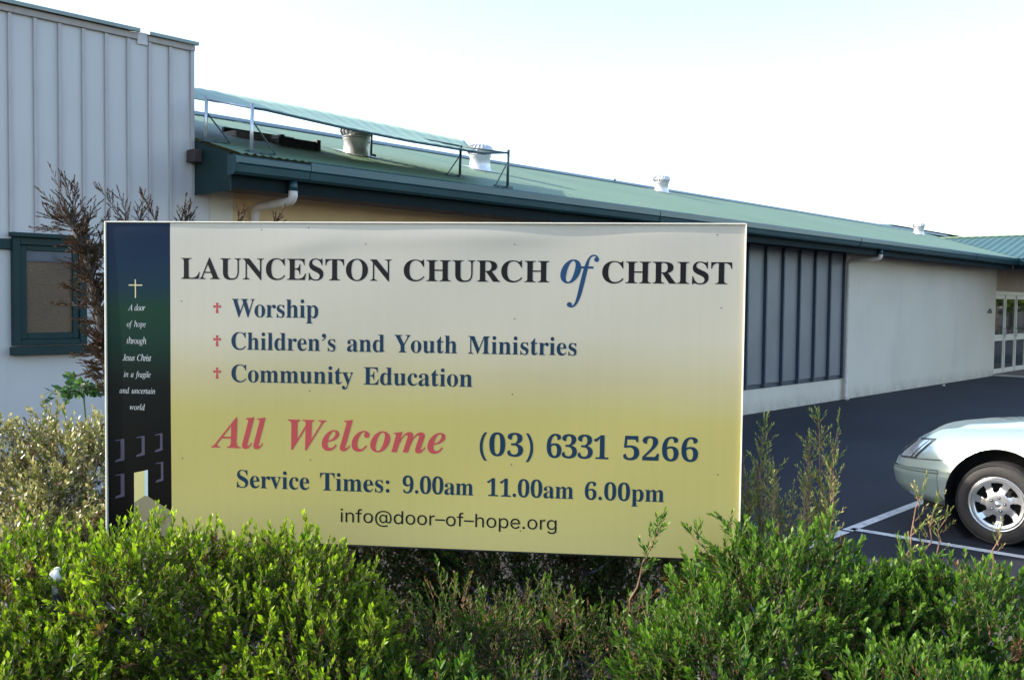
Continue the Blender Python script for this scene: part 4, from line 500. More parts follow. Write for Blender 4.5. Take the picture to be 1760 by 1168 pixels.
['I',102,199,[[31,0,-48,-153,-13,0,8,-8,-31,11,-8,7,0,-10,-12,26,0,20,-17,0,25,29,14,0,0,14,22,-21,0,-5,1,3,-2,-11,-2,-3,0,2,-3,-8,0,-5,-5,0,7,-7,13,0,-8,-18,32,26,4,9,-4,-14,12,34,4,13,-3,-19,11,49,20,103,-19,-103,58,308,-21,0,21,0,-64,0,2,7,-2,-7,5,21,21,0,-21,0,63,0,3,12,-2,-12,8,36,11,48,-24,-25,52,109,24,25,-30,0,81,38,17,0,-11,9,43,-14,11,-9,0,13,16,-34,0,-21,22,0,-32,-31,-16,0,0,-18,-25,27,0,2,0,-2,1,6,1,2,-1,-1,2,6,2,3,0,-3,3,8,0,4,3,-3,-5,10,-4,2,5,0,-13,4,-26,0,13,57,-58,-86,-5,-26,5,27,-16,-79,26,0,-26,0,78,0,-1,-7,1,7,-3,-21,-27,0,26,0,-79,0,-9,-45,9,44,-27,-133,-11,-56,11,40,-34,-143,-11,-39,11,22,-34,-92,-23,-46]]],
['I',103,286,[[32,0,63,-153,-35,0,21,-15,-84,22,-20,15,0,-22,-31,56,0,38,-59,-28,88,99,-20,9,0,-13,-30,33,0,8,-10,-10,15,27,13,12,-12,-12,37,37,-32,17,0,-32,-48,74,0,22,-13,-19,19,61,12,19,-22,-11,51,45,21,12,-27,0,72,17,15,0,-20,8,54,-11,21,-8,-6,0,40,-11,14,0,-14,0,43,0,0,-10,0,10,0,-30,-15,0,16,0,-46,0,3,-9,0,11,5,-30,0,-23,13,18,-19,-62,-13,-19,21,10,-50,-44,-21,-11,25,0,-69,-17,-9,0,9,-2,-28,3,-14,-11,0,9,-22,-29,0,-12,-34,11,52,-33,35,-10,-20,13,82,-35,19,-14,0,26,29,-59,0,-22,13,17,-20,-59,-13,-17,24,9,-56,-40,-24,-9],[-30,0,111,129,15,0,-12,-11,40,17,12,11,-8,-18,29,44,7,18,0,-21,11,59,0,17,8,-9,-12,39,-8,10,13,0,-32,14,-13,0,13,12,-39,-17,-12,-11,8,18,-30,-44,-8,-18,0,21,-12,-59,0,-35],[-56,0,75,-132,67,0,0,-48,101,72,0,11,9,-9,-13,29,-8,8,12,-6,-31,21,-13,6,12,-4,-38,15,-18,7,10,-2,-42,13,-41,-24,0,31,-61,-82,0,-45]]],
['I',104,402,[[26,0,304,-7,-19,0,11,-12,-44,18,-11,13,0,-20,-17,49,0,11,-2,-15,3,39,2,15,-5,-20,10,52,5,23,-5,-23,15,70,3,13,-2,-11,8,36,2,10,0,-7,2,26,0,27,20,0,-30,40,-26,0,26,34,-78,-51,-26,-35,6,32,-49,-100,-13,-57,12,57,-37,-172,-21,0,21,0,-62,0,29,138,-29,-138,87,415,4,20,0,-4,6,36,0,21,32,0,-47,31,-2,0,2,0,-5,0,2,10,-2,-9,6,28,41,0,-41,0,123,0,-8,-41,9,41,-26,-123,-4,-19,5,19,-13,-56,-4,-18,5,19,-14,-56,3,0,-3,0,8,0,37,61,-46,0,124,91,48,0,0,50,72,-75,0,-7,2,13,-3,-29,-3,-12,3,17,-9,-44,-6,-27,6,27,-18,-80,-3,-13,1,11,-6,-37,-2,-12,0,10,-2,-33,0,-22,-16,0,23,-32,13,0,-16,-10,43,15,4,-6,-4,6,12,-19,-28,-26]]],
['I',105,177,[[10,0,122,394,-9,0,7,-7,-24,10,-7,6,0,-10,-10,24,0,9,-7,-7,10,24,7,7,-9,0,24,11,10,0,-7,7,25,-11,7,-7,0,9,10,-24,0,-10,7,7,-10,-25,-7,-6],[33,0,33,-8,-22,0,0,-25,-33,37,0,7,-2,-9,3,24,3,9,-3,-13,8,33,15,52,-14,-52,44,155,1,4,-1,-5,3,13,1,4,0,-2,2,10,0,9,6,-3,-10,18,-7,4,15,0,-33,5,1,4,-1,-4,3,12,17,2,-13,-2,45,6,13,2,-8,-2,31,5,16,4,-3,0,28,6,4,0,0,6,7,-8,0,-2,1,2,-1,-5,0,-2,1,2,-2,-7,-21,-72,22,72,-65,-217,-3,-13,0,5,-5,-27,0,-13,-10,0,14,-20,13,0,-25,-35,58,52,3,-3,-4,3,10,-10,-38,-55]]],
['I',108,173,[[12,0,32,-7,-11,0,6,-6,-25,9,-6,6,0,-10,-9,24,0,6,-3,-12,4,28,3,12,-4,-18,11,45,29,105,-28,-104,85,313,2,8,0,-6,3,21,0,10,6,-3,-9,20,-6,3,17,-1,-34,6,1,4,-1,-4,2,12,17,2,-13,-1,44,5,12,2,-8,-2,30,6,17,3,-2,0,29,5,6,0,1,4,8,-6,-1,-5,1,6,-3,-16,-35,-127,36,127,-106,-381,-4,-18,0,5,-6,-34,0,-11,-8,0,12,-16,12,0,-24,-32,54,48,4,-3,-4,3,11,-10,-19,-27,18,13,-56,-60,-18,-13]]],
['I',110,364,[[35,0,222,-9,-10,0,6,-7,-24,10,-6,6,0,-12,-9,27,0,13,-18,-62,27,112,17,63,0,-13,26,114,0,14,12,0,-17,21,-9,0,12,8,-30,-12,-11,-7,13,13,-36,-31,-12,-13,12,16,-36,-43,-12,-15,8,16,-30,-47,-17,-32,17,63,-51,-142,-18,0,18,0,-54,0,22,74,-22,-74,65,221,6,19,0,-9,9,42,0,8,6,-3,-9,17,-6,3,14,0,-30,5,-2,0,2,0,-6,0,1,4,0,-4,2,12,19,2,-13,-2,48,6,14,2,-8,-3,33,7,17,4,-3,0,30,6,1,0,-1,2,3,-2,1,-2,1,2,0,-6,-13,-44,13,44,-40,-131,34,47,-30,-23,95,104,30,23,-20,0,75,34,26,0,0,25,39,-37,0,-8,1,9,-2,-26,-2,-10,3,11,-7,-30,-13,-44,13,45,-39,-134,-3,-10,2,6,-7,-24,-1,-6,0,4,-2,-15,0,-10,-9,0,14,-15,13,0,-22,-38,53,57,3,-3,-3,2,10,-8,-32,-61]]],
['I',111,351,[[34,0,105,-8,-33,0,20,-20,-79,30,-20,20,0,-33,-30,80,0,26,-12,-25,18,76,12,26,-19,-20,47,69,20,21,-24,-13,67,51,24,12,-24,0,73,18,35,0,-20,20,82,-30,21,-19,0,34,31,-80,0,-22,10,23,-15,-68,-9,-23,16,20,-39,-65,-17,-20,21,13,-57,-50,-31,-21],[-18,0,113,11,18,0,-17,-14,53,21,17,14,-13,-22,45,53,13,22,-8,-24,32,70,8,25,0,-22,12,71,0,49,39,0,-58,73,-21,0,22,20,-65,-31,-21,-21,15,36,-54,-85,-15,-35,0,32,-22,-100,0,-23,-10,12,15,-53,10,-12]]],
['I',112,340,[[56,0,-96,-149,1,4,-1,-4,3,12,21,1,-8,-6,44,11,9,7,-5,-19,20,39,28,108,-27,-107,83,322,1,4,-2,-5,4,14,1,6,0,-3,2,13,0,10,5,-3,-8,19,-5,2,19,0,-36,4,1,4,-1,-5,3,13,17,1,-12,-2,43,5,13,2,-8,-3,31,6,16,4,-5,0,31,7,4,0,0,4,6,-6,0,-4,2,3,-2,-11,-5,-16,6,16,-16,-49,36,44,-40,0,114,66,25,0,-15,16,60,-24,14,-16,0,28,22,-66,0,-27,12,28,-18,-82,-12,-27,20,23,-47,-75,-19,-23,25,14,-66,-56,-24,-13,26,0,-76,-20,-22,0,12,-8,-51,12,-9,-38,4,19,-20,-86,-5,-20,0,1,-7,-32,0,-9,-9,4,13,-19,7,-4,-21,0,41,-6,-2,-3,1,4,-4,-11,-56,0],[-26,0,101,9,19,0,-17,-14,54,21,18,13,-14,-21,47,52,14,22,-8,-25,33,71,9,26,0,-25,13,75,0,18,9,-10,-13,43,-8,10,16,0,-36,15,-22,0,19,22,-63,-33,-20,-23,10,38,-45,-91,-8,-33,9,32,-25,-98,0,-4,1,5,-2,-13,-1,-4,0,3,-2,-11,0,-21]]],
['I',114,224,[[18,0,-13,0,20,70,-20,-70,59,209,6,24,0,-9,10,50,0,11,6,-3,-9,20,-6,2,16,-1,-34,5,0,4,-1,-4,2,13,17,3,-12,-2,44,7,13,2,-8,-2,31,6,16,4,-2,0,28,6,6,0,2,5,6,-8,-11,-43,12,43,-35,-129,53,92,-27,0,119,137,8,0,-5,6,21,-9,5,-6,0,10,8,-24,0,-12,7,8,-11,-30,-7,-9,10,0,-26,-13,-7,0,6,-5,-20,8,-6,5,1,-9,-10,20,-57,-58,29,120,-129,-268,-18,0]]],
['I',115,248,[[20,0,78,-8,-18,0,12,-5,-46,7,-11,5,7,0,-26,7,-8,0,2,7,-15,-10,-4,0,4,0,-13,0,5,37,-5,-37,15,110,3,0,-4,1,11,-1,1,-30,-12,16,20,-70,12,-17,-20,0,47,-25,16,0,-10,-11,39,16,10,11,0,-18,16,43,0,15,15,-19,-22,51,-7,8,7,-9,-21,27,-6,9,7,-10,-20,28,-7,10,4,-11,-17,31,-4,11,0,-11,-6,32,0,23,-16,-15,23,56,16,15,-24,0,60,22,18,0,-11,4,43,-6,11,-5,-7,0,27,-8,10,0,-1,-8,16,12,4,0,-4,0,11,0,-4,-33,4,34,-13,-100,-4,0,4,0,-12,0,-5,57,38,0,-65,85,-11,0,8,8,-28,-12,-8,-7,0,10,-11,-26,0,-15,-17,21,25,-53,7,-9,-6,9,20,-27,7,-9,-6,9,19,-27,7,-11,-5,10,18,-32,4,-11,0,11,6,-33,0,-18,9,15,-13,-49,-9,-15,16,9,-36,-35,-15,-9]]],
['I',116,187,[[32,0,33,-8,-22,0,0,-23,-32,34,0,6,-1,-6,1,18,1,6,-2,-6,5,18,19,73,-20,-74,59,221,-16,0,16,0,-47,0,1,4,-1,-5,3,14,42,7,-34,-56,114,95,5,0,-5,0,15,0,-8,-29,8,30,-25,-88,19,0,-19,0,57,0,-2,-7,2,7,-6,-21,-19,0,19,0,-57,0,-18,-69,18,68,-54,-205,-4,-15,0,7,-6,-33,0,-9,-8,0,12,-14,11,0,-24,-32,52,48,4,-4,-3,4,10,-11,-35,-51]]],
['I',117,364,[[26,0,46,-8,-14,0,7,-8,-31,12,-7,8,0,-15,-11,34,0,7,-3,-13,4,31,2,12,-5,-19,11,47,10,37,-10,-37,31,112,2,7,0,-6,4,19,1,6,0,-6,2,18,0,9,6,-3,-9,18,-6,3,17,0,-34,4,1,4,0,-4,2,13,17,2,-12,-2,44,6,13,1,-8,-2,31,5,17,4,-2,0,29,5,6,0,0,3,9,-4,0,-2,0,3,-1,-8,-1,-3,1,2,-2,-8,-18,-63,18,63,-54,-189,-4,-14,2,8,-9,-33,-2,-9,0,4,-3,-20,0,-15,-13,0,20,-22,13,0,-17,-14,45,22,17,15,-18,-26,53,61,18,25,-15,-33,50,88,15,34,-8,-37,34,106,18,0,-18,0,53,0,-20,-72,20,72,-59,-217,-6,-21,0,9,-9,-45,0,-10,-9,0,14,-15,14,0,-23,-35,55,52,3,-3,-3,3,9,-9,-32,-56,36,0,-102,-83,-22,0,0,-23,-33,35,0,13,-7,-23,10,54,7,24,-7,-24,21,72,-34,-54,28,27,-93,-121,-28,-27]]],
['I',119,446,[[4,0,48,-8,-1,61,2,-61,-4,183,0,24,2,-15,-3,59,-2,15,3,-7,-8,34,-7,14,15,0,-33,21,-1,0,1,0,-3,0,0,4,0,-4,1,11,12,2,-9,-2,32,6,10,2,-6,-3,24,6,6,2,-5,-1,16,4,4,1,-2,0,10,1,10,0,-2,97,17,-146,0,-26,0,27,1,-80,47,76,-46,-75,140,226,4,0,-4,0,12,0,8,-82,-8,82,25,-246,16,19,-16,-19,48,57,22,26,-11,-18,50,67,10,19,0,-11,16,45,0,4,9,-8,-13,19,-9,9,0,-10,-13,28,0,9,-6,-5,8,21,5,6,-9,0,21,8,8,0,-6,7,22,-11,6,-8,0,13,8,-32,0,-35,55,69,-82,-156,-33,-42,34,42,-100,-125,-3,0,3,0,-10,0,-9,76,8,-76,-25,229,-48,-76,49,76,-145,-229,-4,0]]],
['S',46,188,[[13,0,95,-4,-12,0,9,-9,-32,13,-9,9,0,-13,-13,32,0,13,-9,-8,13,32,9,9,-12,0,32,14,13,0,-9,9,33,-14,9,-8,0,13,13,-32,0,-13,9,9,-13,-32,-9,-9]]],
['S',64,676,[[18,0,355,-135,-50,0,39,-14,-134,21,-39,14,27,-26,-99,61,-27,27,14,-39,-61,99,-14,39,0,-49,-21,133,0,48,-14,-38,21,130,15,39,-27,-27,62,99,26,27,-38,-14,97,62,38,14,-48,0,129,22,47,0,-35,15,123,-23,36,-15,-24,27,90,-62,24,-26,-12,33,55,-88,12,-33,0,36,18,-104,0,-24,3,24,-4,-73,-3,-24,8,20,-16,-66,-9,-20,15,12,-36,-48,-16,-11,25,0,-62,-17,-14,0,14,-4,-41,6,-13,4,10,-9,-35,19,-10,8,2,-13,-18,32,-1,0,1,0,-3,0,-6,-14,16,11,-32,-38,-15,-12,26,0,-62,-17,-30,0,20,-15,-75,22,-21,15,11,-25,-47,61,-10,26,0,-31,-16,86,0,31,-12,-24,19,83,12,24,-21,-14,50,57,21,14,-27,0,73,21,22,0,-15,8,55,-12,15,-8,-6,8,31,-25,1,0,-1,0,3,0,0,9,0,-10,0,29,18,0,-19,0,55,0,0,-75,0,75,0,-225,0,-14,-8,10,11,-36,7,-10,-15,0,33,-15,17,0,-10,-11,39,17,9,11,-4,-23,19,51,3,23,0,-36,5,88,0,30,9,-28,-14,86,-10,27,19,-21,-44,72,-20,22,29,-13,-73,51,-29,12,39,0,-103,18,-39,0,31,12,-105,-18,-31,-12,21,23,-78,-52,-22,-23,11,32,-49,-83,-12,-33,0,41,-17,-111,0,-42,-12,33,17,-112,11,-33,-23,23,50,-83,22,-22,-32,12,81,-51,32,-11,-42,0,111,-17,19,0,-18,-4,55,5,17,3,-13,-4,46,11,14,4,-7,-2,31,10,5,-16,-5,16,15,-48,-10,-4,17,4,-40,-13,-16,-4,19,3,-53,-11,-19,-3],[-20,0,329,65,22,0,-13,-9,53,13,14,9,-6,-18,30,40,6,18,0,-27,10,67,0,27,7,-16,-11,64,-6,15,13,-7,-30,33,-14,6,20,0,-50,10,-19,0,13,10,-48,-15,-13,-9,7,16,-31,-38,-7,-17,0,20,-10,-54,0,-21,-6,19,9,-60,6,-18,-13,11,28,-44,13,-11]]],
['S',100,424,[[24,0,195,-8,-31,0,25,-16,-84,24,-24,16,13,-29,-56,68,-14,30,0,-40,-21,105,0,40,-14,-30,21,104,14,29,-24,-16,57,68,24,15,-32,0,84,23,23,0,-15,8,57,-11,15,-8,-8,10,34,-27,9,-10,-4,8,19,-27,2,0,-2,0,5,0,0,63,0,-63,0,190,20,0,-21,0,61,0,0,-170,0,170,0,-509,-20,0,19,0,-59,0,0,20,0,-20,0,59,-2,0,2,0,-6,0,-5,-8,8,11,-20,-28,-9,-10,15,8,-35,-27,-14,-8],[-24,0,205,47,22,0,-16,-12,58,18,16,12,-8,-21,36,50,9,21,0,-28,13,74,0,28,8,-21,-12,74,-8,21,16,-12,-37,49,-16,12,23,0,-58,18,-24,0,16,13,-60,-19,-16,-12,8,21,-37,-50,-8,-21,0,27,-12,-72,0,-27,-9,21,13,-72,8,-22,-16,12,36,-51,16,-13]]],
['S',101,404,[[26,0,212,-8,-37,0,26,-16,-95,24,-27,17,14,-29,-61,69,-15,29,0,-39,-22,102,0,39,-14,-30,21,103,14,29,-26,-16,60,69,26,17,-34,0,90,25,21,0,-20,7,61,-10,19,-7,-16,15,53,-33,16,-15,-9,24,38,-59,9,-24,0,34,14,-88,0,-8,0,9,0,-25,-99,0,99,0,-296,0,0,18,0,-17,0,52,88,0,-88,0,263,0,-9,-6,9,6,-28,-19,0,25,8,-20,-12,67,-8,19,15,-11,-35,45,-16,11,23,0,-58,16,-23,0,17,12,-59,-17,-16,-11,9,18,-37,-43,-9,-19,0,21,-13,-59,0,-11,0,11,0,-33,0,-28,-9,20,14,-72,10,-19,-17,11,41,-45,17,-10,-23,0,61,-15,16,0,-13,-5,42,7,12,4,-8,-9,31,20,9,9,-5,-12,21,32,19,-4,-20,5,59,-14,-6,-20,14,15,-30,-52,-14,-15,20,9,-52,-35,-21,-8]]],
['S',102,254,[[-74,0,228,379,0,-17,0,17,0,-52,-74,0,74,0,-222,0,0,17,0,-17,0,52,74,0],[20,0,81,0,0,144,0,-144,0,432,0,21,-10,-15,15,54,10,14,-16,-8,39,33,17,7,-18,0,52,11,14,0,-9,2,35,-3,10,-2,-5,2,21,-6,-5,-18,6,18,-16,-53,-3,2,5,-1,-12,4,-5,1,8,0,-20,2,-19,0,9,9,-41,-14,-8,-9,0,18,-12,-41,0,-140,0,140,0,-419,-21,0]]],
['S',103,425,[[31,0,207,-151,-28,0,21,-7,-73,11,-21,8,14,-13,-52,30,-13,12,7,-15,-31,41,16,9,-17,-9,50,28,6,-8,-9,9,21,-25,8,-9,-13,6,32,-22,14,-6,-21,0,53,-9,31,0,-19,-15,75,22,20,15,0,-31,29,69,0,25,0,-24,0,74,-1,0,2,0,-5,0,-5,-8,8,10,-19,-27,-9,-9,15,7,-35,-25,-14,-8,24,0,-57,-11,-31,0,24,-15,-82,22,-25,14,14,-28,-58,63,-14,28,0,-39,-21,101,0,39,-14,-29,21,102,14,29,-24,-16,57,68,25,15,-31,0,84,23,24,0,-14,8,57,-11,15,-8,-8,10,35,-27,9,-10,-5,8,20,-27,1,0,-2,0,5,0,0,20,0,-20,0,60,20,0,-19,0,59,0,0,-129,0,130,0,-388,0,-33,15,21,-22,-81,-15,-21,25,10,-59,-46,-25,-10],[-24,0,205,59,23,0,-16,-11,59,16,16,11,-8,-20,36,46,8,20,0,-28,12,72,0,27,8,-21,-12,71,-8,20,16,-11,-36,48,-16,12,23,0,-59,18,-24,0,16,12,-60,-18,-16,-13,8,21,-36,-50,-9,-20,0,26,-13,-69,0,-27,-9,20,13,-70,8,-20,-16,11,36,-47,17,-11]]],
['S',104,410,[[0,22,114,227,0,-76,0,76,0,-227,-21,0,20,0,-61,0,0,170,0,-170,0,509,20,0,-21,0,61,0,0,-74,0,74,0,-222,-4,0,4,0,-12,0,12,35,-21,-15,50,75,22,15,-28,0,75,22,26,0,-19,10,68,-15,20,-11,-11,21,46,-48,11,-22,0,33,16,-81,0,-80,0,80,0,-240,-20,0,20,0,-61,0,0,78,0,-78,0,235,0,30,15,-16,-23,69,-15,17,27,0,-63,25,-18,0,14,8,-49,-12,-15,-8,9,15,-35,-34,-8,-16]]],
['S',105,167,[[20,0,53,0,0,126,0,-126,0,379,20,0,-21,0,61,0,0,-126,0,126,0,-379,-21,0],[11,0,84,443,-12,0,8,-8,-30,12,-9,7,0,-11,-13,28,0,11,-9,-8,13,29,8,8,-12,0,30,12,11,0,-8,8,30,-12,8,-8,0,11,12,-29,0,-11,8,7,-12,-28,-8,-8]]],
['S',110,410,[[0,22,114,227,0,-76,0,76,0,-227,-21,0,20,0,-61,0,0,126,0,-126,0,379,19,0,-20,0,59,0,0,-30,0,31,0,-92,-3,0,4,0,-10,0,12,35,-21,-15,50,75,22,15,-28,0,75,22,26,0,-19,10,68,-15,19,-11,-11,21,46,-48,11,-22,0,33,16,-81,0,-80,0,80,0,-240,-20,0,20,0,-61,0,0,78,0,-78,0,235,0,30,15,-16,-23,69,-15,17,27,0,-63,25,-18,0,14,8,-49,-12,-15,-8,9,15,-35,-34,-8,-16]]],
['S',111,415,[[35,0,207,-8,-34,0,26,-16,-90,24,-26,17,15,-29,-61,69,-15,29,0,-38,-22,102,0,40,-15,-29,22,104,15,30,-26,-17,61,69,26,16,-34,0,90,24,35,0,-26,16,92,-24,26,-17,-14,30,60,-69,15,-29,0,40,22,-104,0,-38,15,29,-22,-102,-14,-29,26,17,-60,-69,-26,-16],[-25,0,207,46,26,0,-16,-13,63,20,17,13,-8,-21,37,51,8,22,0,-25,12,70,0,26,8,-22,-12,71,-8,22,17,-13,-37,52,-16,13,26,0,-63,20,-25,0,16,13,-62,-20,-16,-13,8,22,-37,-52,-8,-21,0,26,-12,-71,0,-25,-8,22,12,-70,8,-21,-16,13,37,-51,16,-13]]],
['S',112,424,[[20,0,53,-143,0,174,0,-174,0,522,19,0,-20,0,59,0,0,-20,0,20,0,-60,2,0,-2,0,6,0,5,8,-8,-10,19,27,8,10,-14,-8,34,27,15,8,-24,0,58,11,32,0,-24,15,84,-23,24,-16,-14,29,57,-68,13,-30,0,40,20,-104,0,-40,13,30,-20,-105,-14,-29,24,16,-57,-68,-24,-16,32,0,-84,-24,-23,0,14,-8,-56,12,-15,8,8,-10,-35,27,-8,11,5,-8,-20,28,-1,0,1,0,-4,0,0,-67,0,67,0,-202,-21,0],[-23,0,220,47,24,0,-16,-13,59,19,16,12,-8,-22,37,51,8,21,0,-27,12,72,0,27,8,-21,-12,72,-8,21,16,-12,-36,50,-16,13,24,0,-60,19,-23,0,16,12,-59,-18,-16,-12,8,21,-36,-49,-8,-21,0,28,-12,-74,0,-28,-8,21,12,-74,8,-21,-16,12,37,-50,16,-12]]],
['S',114,259,[[20,0,53,0,0,126,0,-126,0,379,19,0,-20,0,59,0,0,-19,0,19,0,-58,1,0,-1,0,3,0,7,19,-17,-12,37,46,18,12,-23,0,61,18,5,0,-6,1,16,-1,6,0,-3,0,14,0,0,-21,0,21,0,-62,-1,1,7,-1,-13,2,-7,1,8,0,-23,2,-18,0,14,7,-48,-11,-14,-8,8,13,-33,-31,-8,-14,0,18,-12,-47,0,-79,0,79,0,-237,-21,0]]],
['S',8211,350,[[-117,0,350,244,0,-18,0,19,0,-56,-117,0,117,0,-350,0,0,19,0,-18,0,56,117,0]]],
]
# ================================================================ SIGN
SW,SH=2.403,1.212; SA_=-0.107; SO=Vector((-1.5583,3.6965,2.0315))
sg=Th('church_sign','big cream and yellow church sign with lettering and a dark left column, standing in shrubs','sign',(0,0,0),SA_,world=(SO.x,SO.y,0.1))
SZ=SO.z-0.1
def relief(u,v):     # the thin face is buckled between its fixings
    e=math.exp(-(v/.13)**2)
    h=.0035*e*(.5+.5*math.sin(u*9.5+.8))*math.sin(min(1,v/.05)*PI/2)
    h+=.0022*math.exp(-((u-.78)/.16)**2-((v-.085+.12*(u-.78))/.035)**2)+.002*math.exp(-((u-1.12)/.2)**2-((v-.06)/.03)**2)+.0025*math.exp(-((u-1.55)/.2)**2-((v-.05)/.03)**2)
    h+=.004*math.sin(u*2.3+.4)*math.sin(v*2.9+.5)+.0012*math.sin(u*6.1+v*3)*math.sin(v*6.7+1)
    return h
def sp(u,v,d=0.): return (u,-.012-relief(u,v)-d,SZ-v)
# face material: printed gradients
def ramp_mat(name,stops,rough=.32,spec=.3):
    m=bpy.data.materials.new(name); m.use_nodes=True; n=m.node_tree; b=n.nodes['Principled BSDF']; b.inputs['Roughness'].default_value=rough; b.inputs['Specular IOR Level'].default_value=spec
    tc=n.nodes.new('ShaderNodeTexCoord'); sx=n.nodes.new('ShaderNodeSeparateXYZ'); n.links.new(tc.outputs['Object'],sx.inputs[0])
    t=n.nodes.new('ShaderNodeTexNoise'); t.inputs['Scale'].default_value=1.3; n.links.new(tc.outputs['Object'],t.inputs['Vector'])
    ad=n.nodes.new('ShaderNodeMath'); ad.operation='MULTIPLY_ADD'; ad.inputs[1].default_value=.10; n.links.new(t.outputs['Fac'],ad.inputs[0]); n.links.new(sx.outputs['Z'],ad.inputs[2])
    mr=n.nodes.new('ShaderNodeMapRange'); mr.inputs[1].default_value=SZ+.05; mr.inputs[2].default_value=SZ-SH+.05; n.links.new(ad.outputs[0],mr.inputs[0])
    r=n.nodes.new('ShaderNodeValToRGB'); cr=r.color_ramp
    while len(cr.elements)<len(stops): cr.elements.new(.5)
    for e,(p,c) in zip(cr.elements,stops): e.position=p; e.color=(*c,1)
    n.links.new(mr.outputs[0],r.inputs[0])
    # faint vertical weather streaks
    mp=n.nodes.new('ShaderNodeMapping'); mp.inputs['Scale'].default_value=(38,1,1.1); n.links.new(tc.outputs['Object'],mp.inputs['Vector'])
    t2=n.nodes.new('ShaderNodeTexNoise'); t2.inputs['Scale'].default_value=1; t2.inputs['Detail'].default_value=6; n.links.new(mp.outputs[0],t2.inputs['Vector'])
    m2=n.nodes.new('ShaderNodeMapRange'); m2.inputs[1].default_value=.3; m2.inputs[2].default_value=.75; m2.inputs[3].default_value=1.005; m2.inputs[4].default_value=.97; n.links.new(t2.outputs['Fac'],m2.inputs[0])
    v=n.nodes.new('ShaderNodeVectorMath'); v.operation='SCALE'; n.links.new(r.outputs[0],v.inputs[0]); n.links.new(m2.outputs[0],v.inputs['Scale'])
    n.links.new(v.outputs[0],b.inputs['Base Color']); return m
M['sign_face']=ramp_mat('sign_print',[(0,(.45,.42,.36)),(.34,(.43,.40,.31)),(.47,(.39,.35,.20)),(.60,(.385,.335,.11)),(.80,(.385,.335,.11)),(1,(.41,.37,.15))])
M['sign_col']=ramp_mat('sign_column_print',[(0,(.001,.010,.034)),(.10,(.001,.016,.042)),(.20,(.003,.022,.038)),(.27,(.005,.032,.018)),(.36,(.004,.026,.018)),(.52,(.003,.005,.005)),(1,(.004,.002,.003))],.35,.12)
for nm,c in {'ink_black':(.006,.004,.006),'ink_navy':(.006,.026,.055),'ink_blue':(.010,.045,.11),'ink_red':(.36,.055,.06),'ink_white':(.42,.44,.44),'ink_gold':(.50,.45,.26),'ink_purple':(.06,.055,.085),'ink_door':(.50,.45,.20),'ink_pale':(.40,.52,.55),'ink_path':(.20,.18,.11)}.items():
    M[nm]=mat(nm,c,.4,0,.04,10,spec=.2)
def sheet(u0,u1,nu,nv,name,m):
    mb=MB()
    for i in range(nu+1):
        for j in range(nv+1): mb.v.append(sp(u0+(u1-u0)*i/nu,.004+(SH-.008)*j/nv))
    for i in range(nu):
        for j in range(nv):
            q=i*(nv+1)+j; mb.f.append((q,q+1,q+nv+2,q+nv+1))
    return mb.build(name,m,sg,smooth=True)
UC=.2606
sheet(.006,UC,14,80,'dark_column',M['sign_col']); sheet(UC,SW-.004,150,80,'face_panel',M['sign_face'])
MB().box(.004,SW-.003,-.006,.028,SZ-SH+.003,SZ-.003).build('backing',M['post'],sg)
fb=MB(); fb.box(-.002,.005,-.020,.032,SZ-SH,SZ).build('frame_edge',M['cream'],sg,bevel=.0015)
MB().box(SW-.004,SW+.0,-.020,.032,SZ-SH,SZ).build('frame_edge',M['cream'],sg,bevel=.0015)
MB().box(.006,SW-.005,-.020,.032,SZ-.004,SZ+.001).build('frame_edge',M['cream'],sg,bevel=.0015)
MB().box(.006,SW-.005,-.010,.032,SZ-SH-.003,SZ-SH+.002).build('frame_edge',M['blackmetal'],sg,bevel=.0015)  # bottom edge blackened to paint in its shadow line
for u in (.10,SW-.09): MB().box(u-.04,u+.04,.034,.11,-.12,SZ-.06).build('post',M['post'],sg,bevel=.004)
for v in (.25,.95): MB().box(.02,SW-.02,.0335,.06,SZ-v-.03,SZ-v+.03).build('back_rail',M['post'],sg)
for u,v in [(.619,.029),(.8015,.021),(1.574,.078),(1.577,.35),(1.572,.627),(1.571,.8865),(.806,.631),(.809,.892),(1.018,.081),(1.608,1.1305),(.305,.30),(.305,.9),(2.32,.30),(2.32,.9),(2.30,.04)]:
    x,y,z=sp(u,v); MB().lathe([(0,-.0007),(.0020,-.0005),(.0028,.0003)],(0,0,0),n=8).build('screw',M['blackmetal'],None,parent=sg.o).matrix_local=Matrix.Translation((x,y,z))@Matrix.Rotation(-PI/2,4,'X')@Matrix.Rotation(PI,4,'X')@Matrix.Rotation(PI,4,'X')
# lettering
G={}
for k,ch,adv,cs in GI:
    S=[]
    for L in cs:
        px=py=0; con=[]
        for i in range(0,len(L),6):
            px+=L[i+2]; py+=L[i+3]; con.append(tuple(x/1000 for x in (px+L[i],py+L[i+1],px,py,px+L[i+4],py+L[i+5])))
        S.append(con)
    G[k+chr(ch)]=(adv/1000,S)
def circ(cx,cy,r):
    k=r*.5523; return [(cx-r,cy-k,cx-r,cy,cx-r,cy+k),(cx-k,cy+r,cx,cy+r,cx+k,cy+r),(cx+r,cy+k,cx+r,cy,cx+r,cy-k),(cx+k,cy-r,cx,cy-r,cx-k,cy-r)]
G['B.']=(.165,[circ(.08,.045,.05)]); G['B:']=(.20,[circ(.09,.045,.05),circ(.09,.265,.05)])
G["B'"]=(.165,[[tuple(.66*x for x in q) for q in [(.05,.52,.05,.60,.05,.66),(.09,.69,.14,.69,.21,.69),(.23,.64,.23,.58,.23,.50),(.14,.43,.06,.40,.05,.41),(.045,.43,.06,.44,.12,.47),(.155,.50,.15,.53,.12,.55)]]])
